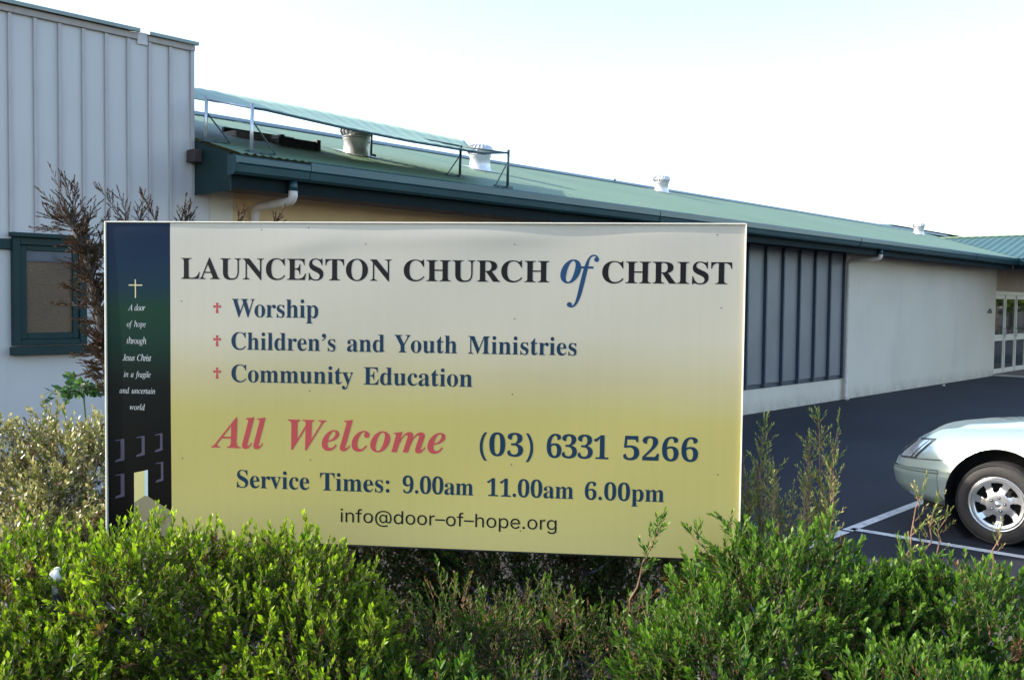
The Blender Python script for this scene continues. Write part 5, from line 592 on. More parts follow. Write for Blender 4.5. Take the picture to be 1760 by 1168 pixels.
def text(name,k,s,u0,u1,v,h,m,off=0.,hs=1.):
    ref=s[0]; maxy=max(p[3] for c in G[k+ref][1] for p in c)
    if ref=='(': maxy=max(p[3] for c in G[k+'0'][1] for p in c)
    sz=h/maxy; adv=[(.27 if c==' ' else G[k+c][0]) for c in s]
    last=max(p[2] for c in G[k+s[-1]][1] for p in c); first=min(p[2] for c in G[k+ref][1] for p in c)
    nat=(sum(adv[:-1])+last-first)*sz; need=(u1-u0); xs=min(1.10,max(.76 if k=='I' else .93,need/nat)); tr=(need-nat*xs)/max(1,len(s)-1)
    x=u0-first*sz*xs
    for c,a in zip(s,adv):
        if c!=' ':
            cons=G[k+c][1]; groups=[cons]
            if k=='S':      # this face draws its letters from overlapping strokes: outline by outline, each with its own holes
                def area(q): return sum(q[i][2]*q[(i+1)%len(q)][3]-q[(i+1)%len(q)][2]*q[i][3] for i in range(len(q)))
                big=max(cons,key=lambda q:abs(area(q))); sg0=area(big)>0
                groups=[[q] for q in cons if (area(q)>0)==sg0]
                for q in cons:
                    if (area(q)>0)!=sg0:
                        cx=sum(v_[2] for v_ in q)/len(q); cy=sum(v_[3] for v_ in q)/len(q)
                        best=min((g_ for g_ in groups if min(v_[2] for v_ in g_[0])<cx<max(v_[2] for v_ in g_[0]) and min(v_[3] for v_ in g_[0])<cy<max(v_[3] for v_ in g_[0])),key=lambda g_:-abs(area(g_[0])),default=groups[0]); best.append(q)
            bmj=bmesh.new()
            for gi,grp in enumerate(groups):
                cu=bpy.data.curves.new(name,'CURVE'); cu.dimensions='2D'; cu.fill_mode='BOTH'; cu.resolution_u=4
                for con in grp:
                    spn=cu.splines.new('BEZIER'); spn.bezier_points.add(len(con)-1); spn.use_cyclic_u=True
                    for bp,q in zip(spn.bezier_points,con):
                        bp.handle_left_type=bp.handle_right_type='FREE'
                        bp.handle_left=(x+q[0]*sz*xs,q[1]*sz,0); bp.co=(x+q[2]*sz*xs,q[3]*sz,0); bp.handle_right=(x+q[4]*sz*xs,q[5]*sz,0)
                to=bpy.data.objects.new('tmp',cu); COL.objects.link(to)
                dg=bpy.context.evaluated_depsgraph_get(); m1=bpy.data.meshes.new_from_object(to.evaluated_get(dg)); bpy.data.objects.remove(to); bpy.data.curves.remove(cu)
                for vt in m1.vertices: vt.co.z=gi*.0001
                bmj.from_mesh(m1); bpy.data.meshes.remove(m1)
            me=bpy.data.meshes.new(name); bmj.to_mesh(me); bmj.free()
            bm=bmesh.new(); bm.from_mesh(me); bmesh.ops.remove_doubles(bm,verts=bm.verts,dist=1e-6); bmesh.ops.triangulate(bm,faces=bm.faces)
            for _ in range(3):
                es=[e for e in bm.edges if e.calc_length()>.013]
                if not es: break
                bmesh.ops.subdivide_edges(bm,edges=es,cuts=1); bmesh.ops.triangulate(bm,faces=bm.faces)
            for vt in bm.verts: vt.co=Vector(sp(vt.co.x,v-vt.co.y,.0004))
            bm.to_mesh(me); bm.free()
            me.materials.clear(); me.materials.append(M[m]); me.name=name
            o=bpy.data.objects.new(name,me); COL.objects.link(o); o.parent=sg.o
        x+=a*sz*xs+tr
def flat(name,pts,m,d=.0003):
    mb=MB(); mb.quad(*[sp(u,v,d) for u,v in pts]); return mb.build(name,M[m],None,parent=sg.o)
TX=[('B','LAUNCESTON',.3038,1.118,.2158,.0791,'ink_black',0),('B','CHURCH',1.1625,1.7016,.2152,.0794,'ink_black',0),('B','CHRIST',1.8936,2.3552,.2155,.0800,'ink_black',0),
('B','Worship',.5038,.8386,.3569,.068,'ink_navy',0),("B","Children's and Youth Ministries",.502,1.8053,.4802,.0666,'ink_navy',0),('B','Community Education',.502,1.4231,.6027,.0668,'ink_navy',0),
('J','All',.4195,.6359,.855,.118,'ink_red',0),('J','Welcome',.7221,1.3239,.853,.113,'ink_red',0),
('B','(03)',1.453,1.6515,.856,.088,'ink_navy',0),('B','6331',1.701,1.9272,.8562,.0885,'ink_navy',0),('B','5266',1.9802,2.2487,.856,.088,'ink_navy',0),
('B','Service Times:',.5211,1.1137,1.0053,.0683,'ink_navy',0),('B','9.00am',1.1638,1.4306,1.0055,.0672,'ink_navy',0),('B','11.00am',1.4821,1.8016,1.0055,.0672,'ink_navy',0),('B','6.00pm',1.843,2.1301,1.006,.0672,'ink_navy',0),
('S','info@door\u2013of\u2013hope.org',.9268,1.7415,1.1227,.0510,'ink_black',0)]
for k,s,u0,u1,v,h,m,of in TX: text('letter',k,s,u0,u1,v,h,m,of)
# the large italic "of" with its long tail
text('letter','J','o',1.7421,1.8010,.2158,.0850,'ink_blue',0)
def stroke(pts,wd,name,m):
    P=[]; n=len(pts)
    def cat(p0,p1,p2,p3,t): return tuple(.5*((2*b)+(-a+c)*t+(2*a-5*b+4*c-d)*t*t+(-a+3*b-3*c+d)*t**3) for a,b,c,d in zip(p0,p1,p2,p3))
    Q=[(*p,w_) for p,w_ in zip(pts,wd)]
    for i in range(n-1):
        for t in range(8): P.append(cat(Q[max(i-1,0)],Q[i],Q[i+1],Q[min(i+2,n-1)],t/8))
    P.append(Q[-1]); mb=MB()
    for i,(u,v,w_) in enumerate(P):
        a=P[max(i-1,0)]; b=P[min(i+1,len(P)-1)]; dx,dy=b[0]-a[0],b[1]-a[1]; l=math.hypot(dx,dy)+1e-9; nx,ny=-dy/l*w_/2,dx/l*w_/2
        mb.v+=[sp(u+nx,v+ny,.0003),sp(u-nx,v-ny,.0003)]
    mb.f=[(2*i,2*i+1,2*i+3,2*i+2) for i in range(len(P)-1)]
    return mb.build(name,M[m],None,parent=sg.o)
stroke([(1.878,.133),(1.873,.1195),(1.858,.117),(1.845,.130),(1.836,.158),(1.828,.190),(1.820,.225),(1.811,.262),(1.799,.292),(1.785,.303),(1.773,.298)],[.006,.006,.006,.008,.014,.016,.016,.014,.009,.006,.007],'letter','ink_blue')
stroke([(1.812,.160),(1.862,.160)],[.0085,.0085],'letter','ink_blue')
for (u,v,r) in ((1.873,.131,.009),(1.7765,.295,.0095)):
    flat('letter_ball',[(u+r*math.cos(t*PI/8),v+r*math.sin(t*PI/8)) for t in range(16)],'ink_blue',.0004)
# small flared crosses
for u0,v0,u1,v1 in ((.4308,.3047,.4607,.3441),(.4307,.4275,.4606,.4691),(.4306,.5498,.4606,.5923)):
    c=(u0+u1)/2; y=v0+(v1-v0)*.36; t=.0028; f=.0058; e=(u1-u0)/2
    flat('cross',[(c-f,v0),(c+f,v0),(c+t,y-t),(u0+2*e,y-f),(u0+2*e,y+f),(c+t,y+t),(c+f,v1),(c-f,v1),(c-t,y+t),(u0,y+f),(u0,y-f),(c-t,y-t)],'ink_red')
# dark column
c=.1208; flat('cross',[(c-.0022,.2196),(c+.0022,.2196),(c+.0022,.2393),(.1486,.2393),(.1486,.2437),(c+.0022,.2437),(c+.0022,.2903),(c-.0022,.2903),(c-.0022,.2437),(.0937,.2437),(.0937,.2393),(c-.0022,.2393)],'ink_gold')
for s,u0,u1,v in [('A door',.0898,.1601,.338),('of hope',.0849,.1622,.4005),('through',.0845,.1636,.4653),('Jesus Christ',.0678,.1828,.5302),('in a fragile',.0722,.1802,.5931),('and uncertain',.0541,.198,.6559),('world',.0951,.1563,.7188)]:
    text('letter','I',s,u0,u1,v,{'A':.0236,'o':.0150,'t':.0200,'J':.0236,'i':.0220,'a':.0150,'w':.0150}[s[0]],'ink_white',0)
for u0,v0,u1,v1,w_ in ((.0355,.8323,.072,.9206,.015),(.1206,.8187,.1544,.8978,.012),(.1959,.8065,.2261,.8777,.0095),(.0348,.9671,.0713,1.0612,.015),(.1978,.9168,.2281,.9949,.0095)):
    flat('printed_window',[(u0,v0+.006),(u1,v0-.001),(u1,v1-.006),(u0,v1+.003),(u0,v1-.004),(u1-w_,v1-.014),(u1-w_,v0+.006),(u0,v0+.009)],'ink_purple')
flat('printed_door',[(.1105,.9624),(.153,.9528),(.1526,1.050),(.110,1.078)],'ink_door')
flat('printed_door_edge',[(.153,.9528),(.166,.9494),(.1656,1.0523),(.1526,1.050)],'ink_pale',.0004)
flat('printed_path',[(.1526,1.0501),(.1656,1.0523),(.2418,1.0961),(.2600,1.1062),(.2600,1.205),(.1000,1.205),(.1075,1.12),(.110,1.0781)],'ink_path',.0004)
# ================================================================ CAR (own frame: x = along the car from nose to tail, y = right to left, z up)
M['carpaint']=mat('silver_green_paint',(.38,.46,.42),.26,.45,.03,2,coat=1.)
M['carpaint'].node_tree.nodes['Principled BSDF'].inputs['Coat Roughness'].default_value=.06
M['bumper']=mat('bumper_paint',(.26,.33,.30),.34,.35,.03,2,coat=.8)
M['tyre']=mat('tyre_rubber',(.020,.017,.015),.72,0,.2,8,bump=.3,bscale=40,dirt=(.05,.038,.028,.5),dscale=(6,6,6))
M['rim']=mat('alloy_rim',(.62,.62,.62),.28,.85,.05,10)
M['arch']=mat('wheel_well',(.012,.010,.009),.9,0,.2,8)
M['lens']=glassy('headlight_lens',(.88,.90,.92),.12,1.); M['lens'].node_tree.nodes['Principled BSDF'].inputs['Metallic'].default_value=.75
M['carglass']=glassy('car_glass',(.03,.04,.04),.04,.9)
M['chrome']=mat('chrome_strip',(.75,.76,.76),.15,1,.02,5)
M['tail']=mat('tail_lens',(.35,.02,.02),.15,0,.05,5)
M['seam']=mat('dark_seam',(.02,.022,.022),.7,0,.05,5)
CL,CWH=2.38,.885
car=Th('silver_sedan','pale silver green sedan parked with its front towards the hall at the right edge','car',(0,0,0),AD,world=tuple(W(8.385,3.08-2.38,0)))
# local +y points from tail to nose (b direction); local x = a direction.  near side is -x
def ztop(u):
    X=[0,.1,.2,.35,.56,.9,1.25,1.45,2.4,3.6,4.2,4.60,4.76]; Z=[.670,.697,.722,.757,.800,.845,.882,.900,.930,.930,.935,.92,.88]
    return float(np.interp(u,X,Z))
DXT=([0,.10,.35,.5,.62,.8,.92,1],[.07,.012,0,.0,.012,.04,.075,.15]); 
DYT=([0,.08,.2,.42,.46,.50,.62,.72,.82,.92,1],[.16,.07,.02,.0,.012,.012,.03,.07,.13,.20,.30])
NEX=4.2
def bodypt(th,t):
    """th: 0 = nose centre, pi/2 = side, pi = tail centre (near side); t: 0 = sill, 1 = top edge"""
    c,s=math.cos(th),math.sin(th)
    hx=CWH-float(np.interp(t,*DXT)); hy=CL-float(np.interp(t,*DYT))
    x=hx*abs(s)**(2/NEX); y=hy*math.copysign(abs(c)**(2/NEX),c)
    u=CL-y; zt=ztop(u)-.035*(x/CWH)**2
    zb=.20+.04*max(0,1-u/.5)
    return x,y,zb+(zt-zb)*t
TS=[0,.04,.1,.2,.3,.38,.42,.445,.47,.495,.52,.58,.66,.74,.82,.88,.93,.97,1]
NTH=120
def thof(i):
    f=i/NTH; return PI*f
mb=MB()
ths=[]
for i in range(NTH+1):
    # equal spacing in y on the flanks, dense at the corners
    f=i/NTH; y=math.cos(PI*f); ths.append(math.acos(max(-1,min(1,math.copysign(abs(y)**(NEX/2*.62),y)))))
for sgn in (-1,1):
    base=len(mb.v)
    for th in ths:
        for t in TS:
            x,y,z=bodypt(th,t); mb.v.append((sgn*x,y,z))
    nT=len(TS)
    for i in range(NTH):
        for j in range(nT-1):
            q=base+i*nT+j; mb.f.append((q,q+nT,q+nT+1,q+1))
# top cap and floor
nK=14; nT=len(TS); off2=(NTH+1)*nT
def topgrid(tj,crown):
    g=[]
    for i in range(NTH+1):
        p=mb.v[i*nT+tj]; row=[]
        for k in range(nK+1):
            if k==0: row.append(i*nT+tj)
            elif k==nK: row.append(off2+i*nT+tj)
            else:
                f=-1+2*k/nK; mb.v.append((abs(p[0])*f,p[1]+(.0),p[2]+crown*(1-f*f)*min(1,abs(p[0])/.5))); row.append(len(mb.v)-1)
        g.append(row)
    for i in range(NTH):
        for k in range(nK): mb.f.append((g[i][k],g[i][k+1],g[i+1][k+1],g[i+1][k]))
topgrid(nT-1,.035); topgrid(0,0)
body=mb.build('body',M['carpaint'],car,smooth=True)
bm=bmesh.new(); bm.from_mesh(body.data); bmesh.ops.remove_doubles(bm,verts=bm.verts,dist=.0008); bmesh.ops.recalc_face_normals(bm,faces=bm.faces); bm.to_mesh(body.data); bm.free()
# wheel arches
WX=.735; WY=[CL-.95,CL-3.62]; RW=.303
cut=MB()
for y in WY:
    for sx in (-1,1):
        cut.lathe([(0,sx*1.2),(.386,sx*1.2),(.386,sx*.58),(0,sx*.58)],(0,y,RW+.012),'x',48)
co=cut.build('cutter',M['arch'],car); md=body.modifiers.new('b','BOOLEAN'); md.operation='DIFFERENCE'; md.object=co; md.solver='EXACT'
bpy.context.view_layer.update(); bake(body); bpy.data.objects.remove(co)
body.data.materials.clear(); body.data.materials.append(M['carpaint']); body.data.shade_smooth(); body.data.polygons.foreach_set('material_index',[0]*len(body.data.polygons))
try: body.data.set_sharp_from_angle(angle=math.radians(38))
except Exception: pass
for y in WY:
    for sx in (-1,1):
        MB().lathe([(.383,sx*.835),(.383,sx*.60),(.0,sx*.60)],(0,y,RW+.012),'x',48).build('wheel_well',M['arch'],car)
        # flared lip
        lip=MB(); n=40; 
        for k in range(n+1):
            an=-.42+(PI+.84)*k/n
            for rr,xx in ((.404,.862),(.418,.884),(.436,.880)): 
                yy=y+rr*math.cos(an); zz=RW+.012+rr*math.sin(an)
                lip.v.append((sx*xx-(0),yy,zz))
        lip.f=[(3*k+j,3*k+j+1,3*k+j+4,3*k+j+3) for k in range(n) for j in range(2)]
def patch(name,th0,th1,t0,t1,m,d=.004,nt=24,nz=8,sides=(-1,),edge=None,th=car):
    out=[]
    for sx in sides:
        mb=MB()
        for i in range(nt+1):
            for j in range(nz+1):
                a=th0+(th1-th0)*i/nt; f=j/nz; ta=t0(i/nt) if callable(t0) else t0; tb=t1(i/nt) if callable(t1) else t1
                t=ta+(tb-ta)*f; p=Vector(bodypt(a,t)); e=.004
                n=(Vector(bodypt(a+e,t))-p).cross(Vector(bodypt(a,min(1,t+e)))-p if t+e<=1 else p-Vector(bodypt(a,t-e))).normalized()
                if n.x*p.x+n.y*p.y<0: n=-n
                q=p+n*d; mb.v.append((sx*q.x,q.y,q.z))
        for i in range(nt):
            for j in range(nz):
                q=i*(nz+1)+j; mb.f.append((q,q+nz+1,q+nz+2,q+1))
        out.append(mb.build(name,m,th,smooth=True))
    return out
def thu(u,t=.5):   # th for a given distance u behind the nose on the flank
    hy=CL-float(np.interp(t,*DYT)); y=(CL-u)/hy; y=max(-1,min(1,y)); return math.acos(math.copysign(abs(y)**(NEX/2),y))
TN=.8
# front bumper skin, trim strips, headlights
patch('bumper',.02,thu(.50),.03,.455,M['bumper'],.006,60,10,(-1,1))
patch('bumper_strip',.02,thu(.50),.470,.500,M['bumper'],.012,60,4,(-1,1))
patch('bumper_groove',.02,thu(.50),.457,.470,M['seam'],.0035,60,1,(-1,1)); patch('bumper_groove',.02,thu(.50),.500,.512,M['seam'],.0035,60,1,(-1,1))
h0=thu(.30,TN); 
for lmp in patch('headlight',.62,thu(.35,TN),lambda f:.66-.0*f,lambda f:.90-.03*f,M['lens'],.008,28,8,(-1,1)): pass
patch('indicator',.40,.60,.66,.89,M['lens'],.008,12,8,(-1,1))
patch('lamp_seam',.60,.62,.655,.905,M['seam'],.004,2,6,(-1,1)); patch('lamp_seam',.38,thu(.365,TN),.640,.655,M['seam'],.004,28,1,(-1,1)); patch('lamp_seam',.38,thu(.365,TN),.903,.916,M['seam'],.004,28,1,(-1,1))
patch('lamp_seam',thu(.35,TN)+.004,thu(.365,TN),.650,.905,M['seam'],.004,2,6,(-1,1))
patch('wing_seam',thu(.365,TN),thu(.62,TN),.640,.650,M['seam'],.003,8,1,(-1,1))
patch('grille',.0,.34,.66,.88,M['seam'],.006,12,6,(-1,1))
patch('grille_bar',.0,.34,.75,.78,M['chrome'],.011,12,2,(-1,1))
patch('rear_bumper',thu(4.25),PI-.02,.03,.46,M['bumper'],.006,50,10,(-1,1))
patch('tail_light',thu(4.45,TN),PI-.30,.60,.88,M['tail'],.007,24,6,(-1,1))
patch('side_moulding',thu(1.40),thu(3.15),.44,.50,M['bumper'],.014,40,4,(-1,1))
for u in (1.38,2.42,3.20): patch('door_seam',thu(u),thu(u+.008),.06,.97,M['seam'],.003,1,12,(-1,1))
for u in (2.25,3.08): 
    for sx in (-1,1): MB().box(sx*.885-.02,sx*.885+.02,CL-u-.09,CL-u+.09,.79,.825).build('door_handle',M['carpaint'],car,bevel=.008)
# greenhouse
def cab(f):      # f 0 belt .. 1 roof : front u, rear u, half width, z
    return (1.32+.86*f**.95, 4.02-.62*f,   .775-.17*f, .885+.505*f-.0*f*f)
mb=MB(); NC=64; lev=[0,.15,.3,.45,.6,.75,.87,.92]
for f in lev:
    u0,u1,hw,z=cab(f); hy=(u1-u0)/2; yc=CL-(u0+u1)/2
    for k in range(NC):
        a=2*PI*k/NC; c_,s_=math.cos(a),math.sin(a); mb.v.append((hw*math.copysign(abs(s_)**.42,s_),yc+hy*math.copysign(abs(c_)**.42,c_),z))
for i in range(len(lev)-1):
    for k in range(NC): mb.f.append((i*NC+k,i*NC+(k+1)%NC,(i+1)*NC+(k+1)%NC,(i+1)*NC+k))
mb.build('windows',M['carglass'],car,smooth=True)
mb=MB(); 
for f,ins,dz in ((.90,0,0),(.95,.01,.012),(1,.05,.03),(1,.2,.045),(1,.4,.052),(1,.6,.056)):
    u0,u1,hw,z=cab(f); hy=(u1-u0)/2-ins*1.4; yc=CL-(u0+u1)/2; hw=hw+.012-ins
    for k in range(NC):
        a=2*PI*k/NC; c_,s_=math.cos(a),math.sin(a); mb.v.append((max(hw,.01)*math.copysign(abs(s_)**.42,s_),yc+max(hy,.02)*math.copysign(abs(c_)**.42,c_),z+dz-.02))
for i in range(5):
    for k in range(NC): mb.f.append((i*NC+k,i*NC+(k+1)%NC,(i+1)*NC+(k+1)%NC,(i+1)*NC+k))
mb.f.append(tuple(5*NC+k for k in range(NC)))
mb.build('roof',M['carpaint'],car,smooth=True)
for sx in (-1,1):
    for (ua,ub,wd) in ((1.36,2.16,.035),(2.42,2.50,.045),(3.98,3.42,.07)):
        p=Vector((sx*.775,CL-ua,.95)); q=Vector((sx*.628,CL-ub,1.375))
        MB().quad(p+Vector((sx*.008,wd,0)),p+Vector((sx*.008,-wd,0)),q+Vector((sx*.008,-wd,0)),q+Vector((sx*.008,wd,0))).quad(p+Vector((-sx*.02,wd,0)),p+Vector((-sx*.02,-wd,0)),q+Vector((-sx*.02,-wd,0)),q+Vector((-sx*.02,wd,0))).build('pillar',M['carpaint'],car)
    MB().lathe([(0,-.03),(.06,-.028),(.085,0),(.07,.05),(0,.07)],(0,0,0),n=16).build('mirror',M['carpaint'],None,smooth=True,parent=car.o).location=(sx*.93,CL-1.72,1.0)
# wheels
def wheel(x,y,sx):
    we=bpy.data.objects.new('wheel',None); COL.objects.link(we); we.parent=car.o; we.location=(x,y,RW); we.scale=(.953,.953,.953)
    h=.0975
    pr=[(.205,-h*.9),(.215,-h*1.0),(.25,-h*1.06),(.285,-h*1.0),(.305,-h*.86),(.314,-h*.66),(.318,-h*.3),(.318,0),(.318,h*.3),(.314,h*.66),(.305,h*.86),(.285,h*1.0),(.25,h*1.06),(.215,h*1.0),(.205,h*.9)]
    t=MB().lathe(pr,(0,0,0),'x',64).build('tyre',M['tyre'],None,smooth=True,parent=we)
    mb=MB()
    for rr in (.308,.298,.235): mb.lathe([(rr-.0035,sx*h*(1.0 if rr<.3 else .84)+0),(rr,sx*(h*(1.045 if rr<.3 else .90)+.003)),(rr+.0035,sx*h*(1.0 if rr<.3 else .80))],(0,0,0),'x',64)
    mb.build('sidewall_rib',M['tyre'],None,smooth=True,parent=we)
    # rim barrel and lip
    MB().lathe([(.190,-sx*.06),(.188,sx*.05),(.195,sx*.078),(.205,sx*.092),(.212,sx*.101),(.207,sx*.104),(.199,sx*.100),(.194,sx*.088)],(0,0,0),'x',64).build('rim',M['rim'],None,smooth=True,parent=we)
    MB().lathe([(.188,sx*.0),(0,sx*.0)],(0,0,0),'x',32).build('brake_disc',M['arch'],None,parent=we)
    # spoke face: disc with 7 swept windows
    N=7; na=112; rads=[.0,.03,.055,.078,.086,.098,.112,.128,.145,.160,.170,.178,.192]
    def tw(r): return sx*-.6*max(0,(r-.07))/.12*.35
    def inhole(r,a):
        if r<.088 or r>.172: return False
        q=(a-tw(r))%(2*PI/N); c0=2*PI/N/2; w_=.20+.10*((r-.088)/.084); 
        if r<.1: w_*=.75
        if r>.165: w_*=.85
        return abs(q-c0)<w_
    vs=[]; mb=MB()
    for r in rads:
        for k in range(na):
            a=2*PI*k/na+tw(r); xx=sx*(.078-.020*math.exp(-((r-.13)/.04)**2)+.012*(r/.19)**2 -(.008 if r<.03 else 0))
            mb.v.append((xx,r*math.cos(a),r*math.sin(a)))
    for i in range(len(rads)-1):
        rm_=(rads[i]+rads[i+1])/2
        for k in range(na):
            am=2*PI*(k+.5)/na+tw(rm_)
            if not inhole(rm_,am): mb.f.append((i*na+k,i*na+(k+1)%na,(i+1)*na+(k+1)%na,(i+1)*na+k))
    so=mb.build('spokes',M['rim'],None,smooth=True,parent=we)
    md=so.modifiers.new('s','SOLIDIFY'); md.thickness=.022; md.offset=0; md=so.modifiers.new('b','BEVEL'); md.width=.004; md.segments=2; md.limit_method='ANGLE'; bake(so)
    for k in range(5):
        a=2*PI*k/5+.5; cy,cz=.052*math.cos(a),.052*math.sin(a); X=sx*.0925
        lg=MB().lathe([(.0115,X+sx*.0005),(.0,X+sx*.0005)],(0,cy,cz),'x',16).build('lug_recess',M['arch'],None,parent=we)  # flat dark disc painting the shade in a lug hole
        MB().lathe([(.0065,X-sx*.002),(.0065,X+sx*.004),(0,X+sx*.006)],(0,cy,cz),'x',6).build('lug_nut',M['chrome'],None,parent=we)
    MB().lathe([(.026,sx*.080),(.024,sx*.090),(0,sx*.093)],(0,0,0),'x',24).build('hub_cap',M['rim'],None,smooth=True,parent=we)
for y in WY:
    for sx in (-1,1): wheel(sx*.775,y,sx)
MB().box(-.66,.66,CL-4.5,CL-.35,.17,.26).build('underbody',M['arch'],car)
# ================================================================ VEGETATION
def mesh_np(name,V,Fc,C,m,parent=None,kind=None,sizes=3):
    me=bpy.data.meshes.new(name); V=V.astype(np.float32); nf=len(Fc)
    me.vertices.add(len(V)); me.vertices.foreach_set('co',V.ravel()); me.loops.add(nf*3); me.loops.foreach_set('vertex_index',Fc.astype(np.int32).ravel())
    me.polygons.add(nf); me.polygons.foreach_set('loop_start',np.arange(0,nf*3,3,dtype=np.int32)); me.polygons.foreach_set('loop_total',np.full(nf,3,np.int32))
    me.update(calc_edges=True); me.materials.append(m)
    if C is not None:
        at=me.color_attributes.new('tint','FLOAT_COLOR','POINT'); c4=np.ones((len(V),4),np.float32); c4[:,:3]=C; at.data.foreach_set('color',c4.ravel())
    o=bpy.data.objects.new(name,me); COL.objects.link(o)
    if parent: o.parent=parent
    if kind: o['kind']=kind
    return o
# one leaf: folded pointed blade, 5 vertices, 4 triangles
LV=np.array([[0,0,0],[-.5,.50,.12],[.5,.50,.12],[0,.52,-.04],[0,1,.02]])
LF=np.array([[0,3,1],[0,2,3],[1,3,4],[3,2,4]])
def leaves(P,D,N,L,Wd):
    """P base, D direction, N normal, L length, Wd width (arrays)"""
    D=D/np.linalg.norm(D,axis=1,keepdims=True); X=np.cross(D,N); X/=np.linalg.norm(X,axis=1,keepdims=True)+1e-9; Z=np.cross(X,D)
    V=P[:,None,:]+LV[None,:,0:1]*Wd[:,None,None]*X[:,None,:]+LV[None,:,1:2]*L[:,None,None]*D[:,None,:]+LV[None,:,2:3]*Wd[:,None,None]*Z[:,None,:]
    Fc=LF[None]+(np.arange(len(P))*5)[:,None,None]
    return V.reshape(-1,3),Fc.reshape(-1,3)
def unit(v): return v/(np.linalg.norm(v,axis=-1,keepdims=True)+1e-9)
class Plant:
    def __init__(s): s.P=[];s.D=[];s.N=[];s.L=[];s.W=[];s.C=[]; s.sv=[]; s.sf=[]; s.ns=0
    def sprig(s,O,D,length,nl,ll,lw,spread,cols,tipcol=None,tipf=.35,stem=.0014,curve=.15,lenvar=.5):
        """vectorised over K sprigs.  O,D (K,3)"""
        K=len(O); D=unit(D); up=np.array([0,0,1.]); A=unit(np.cross(D,rng.normal(size=(K,3)))); Bv=np.cross(D,A)
        sc=(1+lenvar*rng.uniform(-1,1,K)); Lk=length*sc
        bend=unit(rng.normal(size=(K,3))+up*.6)*curve
        def pt(t): return O+D*(Lk*t)[:,None]+bend*(Lk*t*t)[:,None]
        for i in range(nl):
            t=(i+1)/nl*.98; ph=i*2.4+rng.uniform(0,.7,K); 
            out=A*np.cos(ph)[:,None]+Bv*np.sin(ph)[:,None]; sp_=spread*(1-.45*t)+rng.uniform(-.12,.12,K)
            d=D*np.cos(sp_)[:,None]+out*np.sin(sp_)[:,None]+up*.08
            s.P.append(pt(np.full(K,t))); s.D.append(unit(d)); s.N.append(unit(D*.9-out*.4+rng.normal(size=(K,3))*.25))
            s.L.append(ll*sc*(.75+.35*math.sin(PI*min(1,t*.9+.1)))*rng.uniform(.8,1.2,K)); s.W.append(lw*sc*rng.uniform(.8,1.2,K))
            c=cols[rng.integers(0,len(cols),K)]*rng.uniform(.75,1.25,(K,1))
            if tipcol is not None:
                f=np.clip((t-(1-tipf))/tipf,0,1)*rng.uniform(.3,1,K); c=c*(1-f[:,None])+tipcol*f[:,None]*rng.uniform(.8,1.15,(K,1))
            s.C.append(c)
        if stem:
            for t0,t1 in ((0,.5),(.5,1)):
                p,q=pt(np.full(K,t0)),pt(np.full(K,t1)); V=np.empty((K,6,3))
                for j in range(3):
                    o_=(A*math.cos(2.094*j)+Bv*math.sin(2.094*j))*stem; V[:,j]=p+o_; V[:,3+j]=q+o_*.6
                f=np.array([[0,1,4],[0,4,3],[1,2,5],[1,5,4],[2,0,3],[2,3,5]])[None]+(np.arange(K)*6)[:,None,None]+s.ns
                s.sv.append(V.reshape(-1,3)); s.sf.append(f.reshape(-1,3)); s.ns+=K*6
    def build(s,th,leafm,stemm,name='foliage'):
        P=np.concatenate(s.P);D=np.concatenate(s.D);N=np.concatenate(s.N);L=np.concatenate(s.L);Wd=np.concatenate(s.W);C=np.concatenate(s.C)
        o=np.array(th.o.location); V,Fc=leaves(P-o,D,N,L,Wd)
        f=mesh_np(name,V,Fc,np.repeat(C,5,axis=0),leafm,th.o,'stuff')
        if s.sv: mesh_np('twigs',np.concatenate(s.sv)-o,np.concatenate(s.sf),None,stemm,th.o,'stuff')
        return f
def blobs(bl,dens,depth=.12,zmin=.15,lump=.12,seed=0):
    """points on lumpy ellipsoids, outward directions; those well inside a neighbour are dropped"""
    O=[];Nn=[]
    for i,(cx,cy,cz,rx,ry,rz_) in enumerate(bl):
        area=4*PI*((rx*ry)**1.6/3+(rx*rz_)**1.6/3+(ry*rz_)**1.6/3)**(1/1.6); n=int(area*dens)
        d=unit(rng.normal(size=(n,3))); 
        ph=rng.uniform(0,6,6); l=1+lump*(np.sin(d[:,0]*5+ph[0])*np.sin(d[:,1]*6+ph[1])*.6+np.sin(d[:,2]*7+ph[2]+d[:,0]*9)*.5+.35*np.sin(d[:,1]*15+ph[3])*np.sin(d[:,0]*17+ph[4]))
        k=rng.uniform(0,1,n)**1.5*depth
        p=np.array([cx,cy,cz])+d*np.array([rx,ry,rz_])*(l-k)[:,None]; nn=unit(d/np.array([rx,ry,rz_])); ok=(p[:,2]>zmin+.08)&(nn[:,2]>-.35)
        for j,(x,y,z,a,b,c) in enumerate(bl):
            if j!=i:
                q=(((p-np.array([x,y,z]))/np.array([a,b,c]))**2).sum(1); ok&=(q>.62)
        O.append(p[ok]);Nn.append(nn[ok])
    return np.concatenate(O),np.concatenate(Nn)
def branchwork(th,base,tips,m,r0=.010,name='branch',jit=.06,n=7):
    for tp in tips:
        b=Vector(base)+Vector((random.uniform(-.1,.1),random.uniform(-.08,.08),0)); e=Vector(tp); pts=[]; rad=[]
        for k in range(n+1):
            t=k/n; p=b.lerp(e,t)+Vector((random.gauss(0,jit),random.gauss(0,jit),random.gauss(0,jit*.6)))*math.sin(PI*t)*.8; p.z+=.1*math.sin(PI*t); pts.append(p); rad.append(r0*(1-.75*t)+.001)
        mb=MB().tube(pts,rad,6)
        mb.build(name,m,None,smooth=True,parent=th.o).data.transform(Matrix.Translation(-th.o.location))
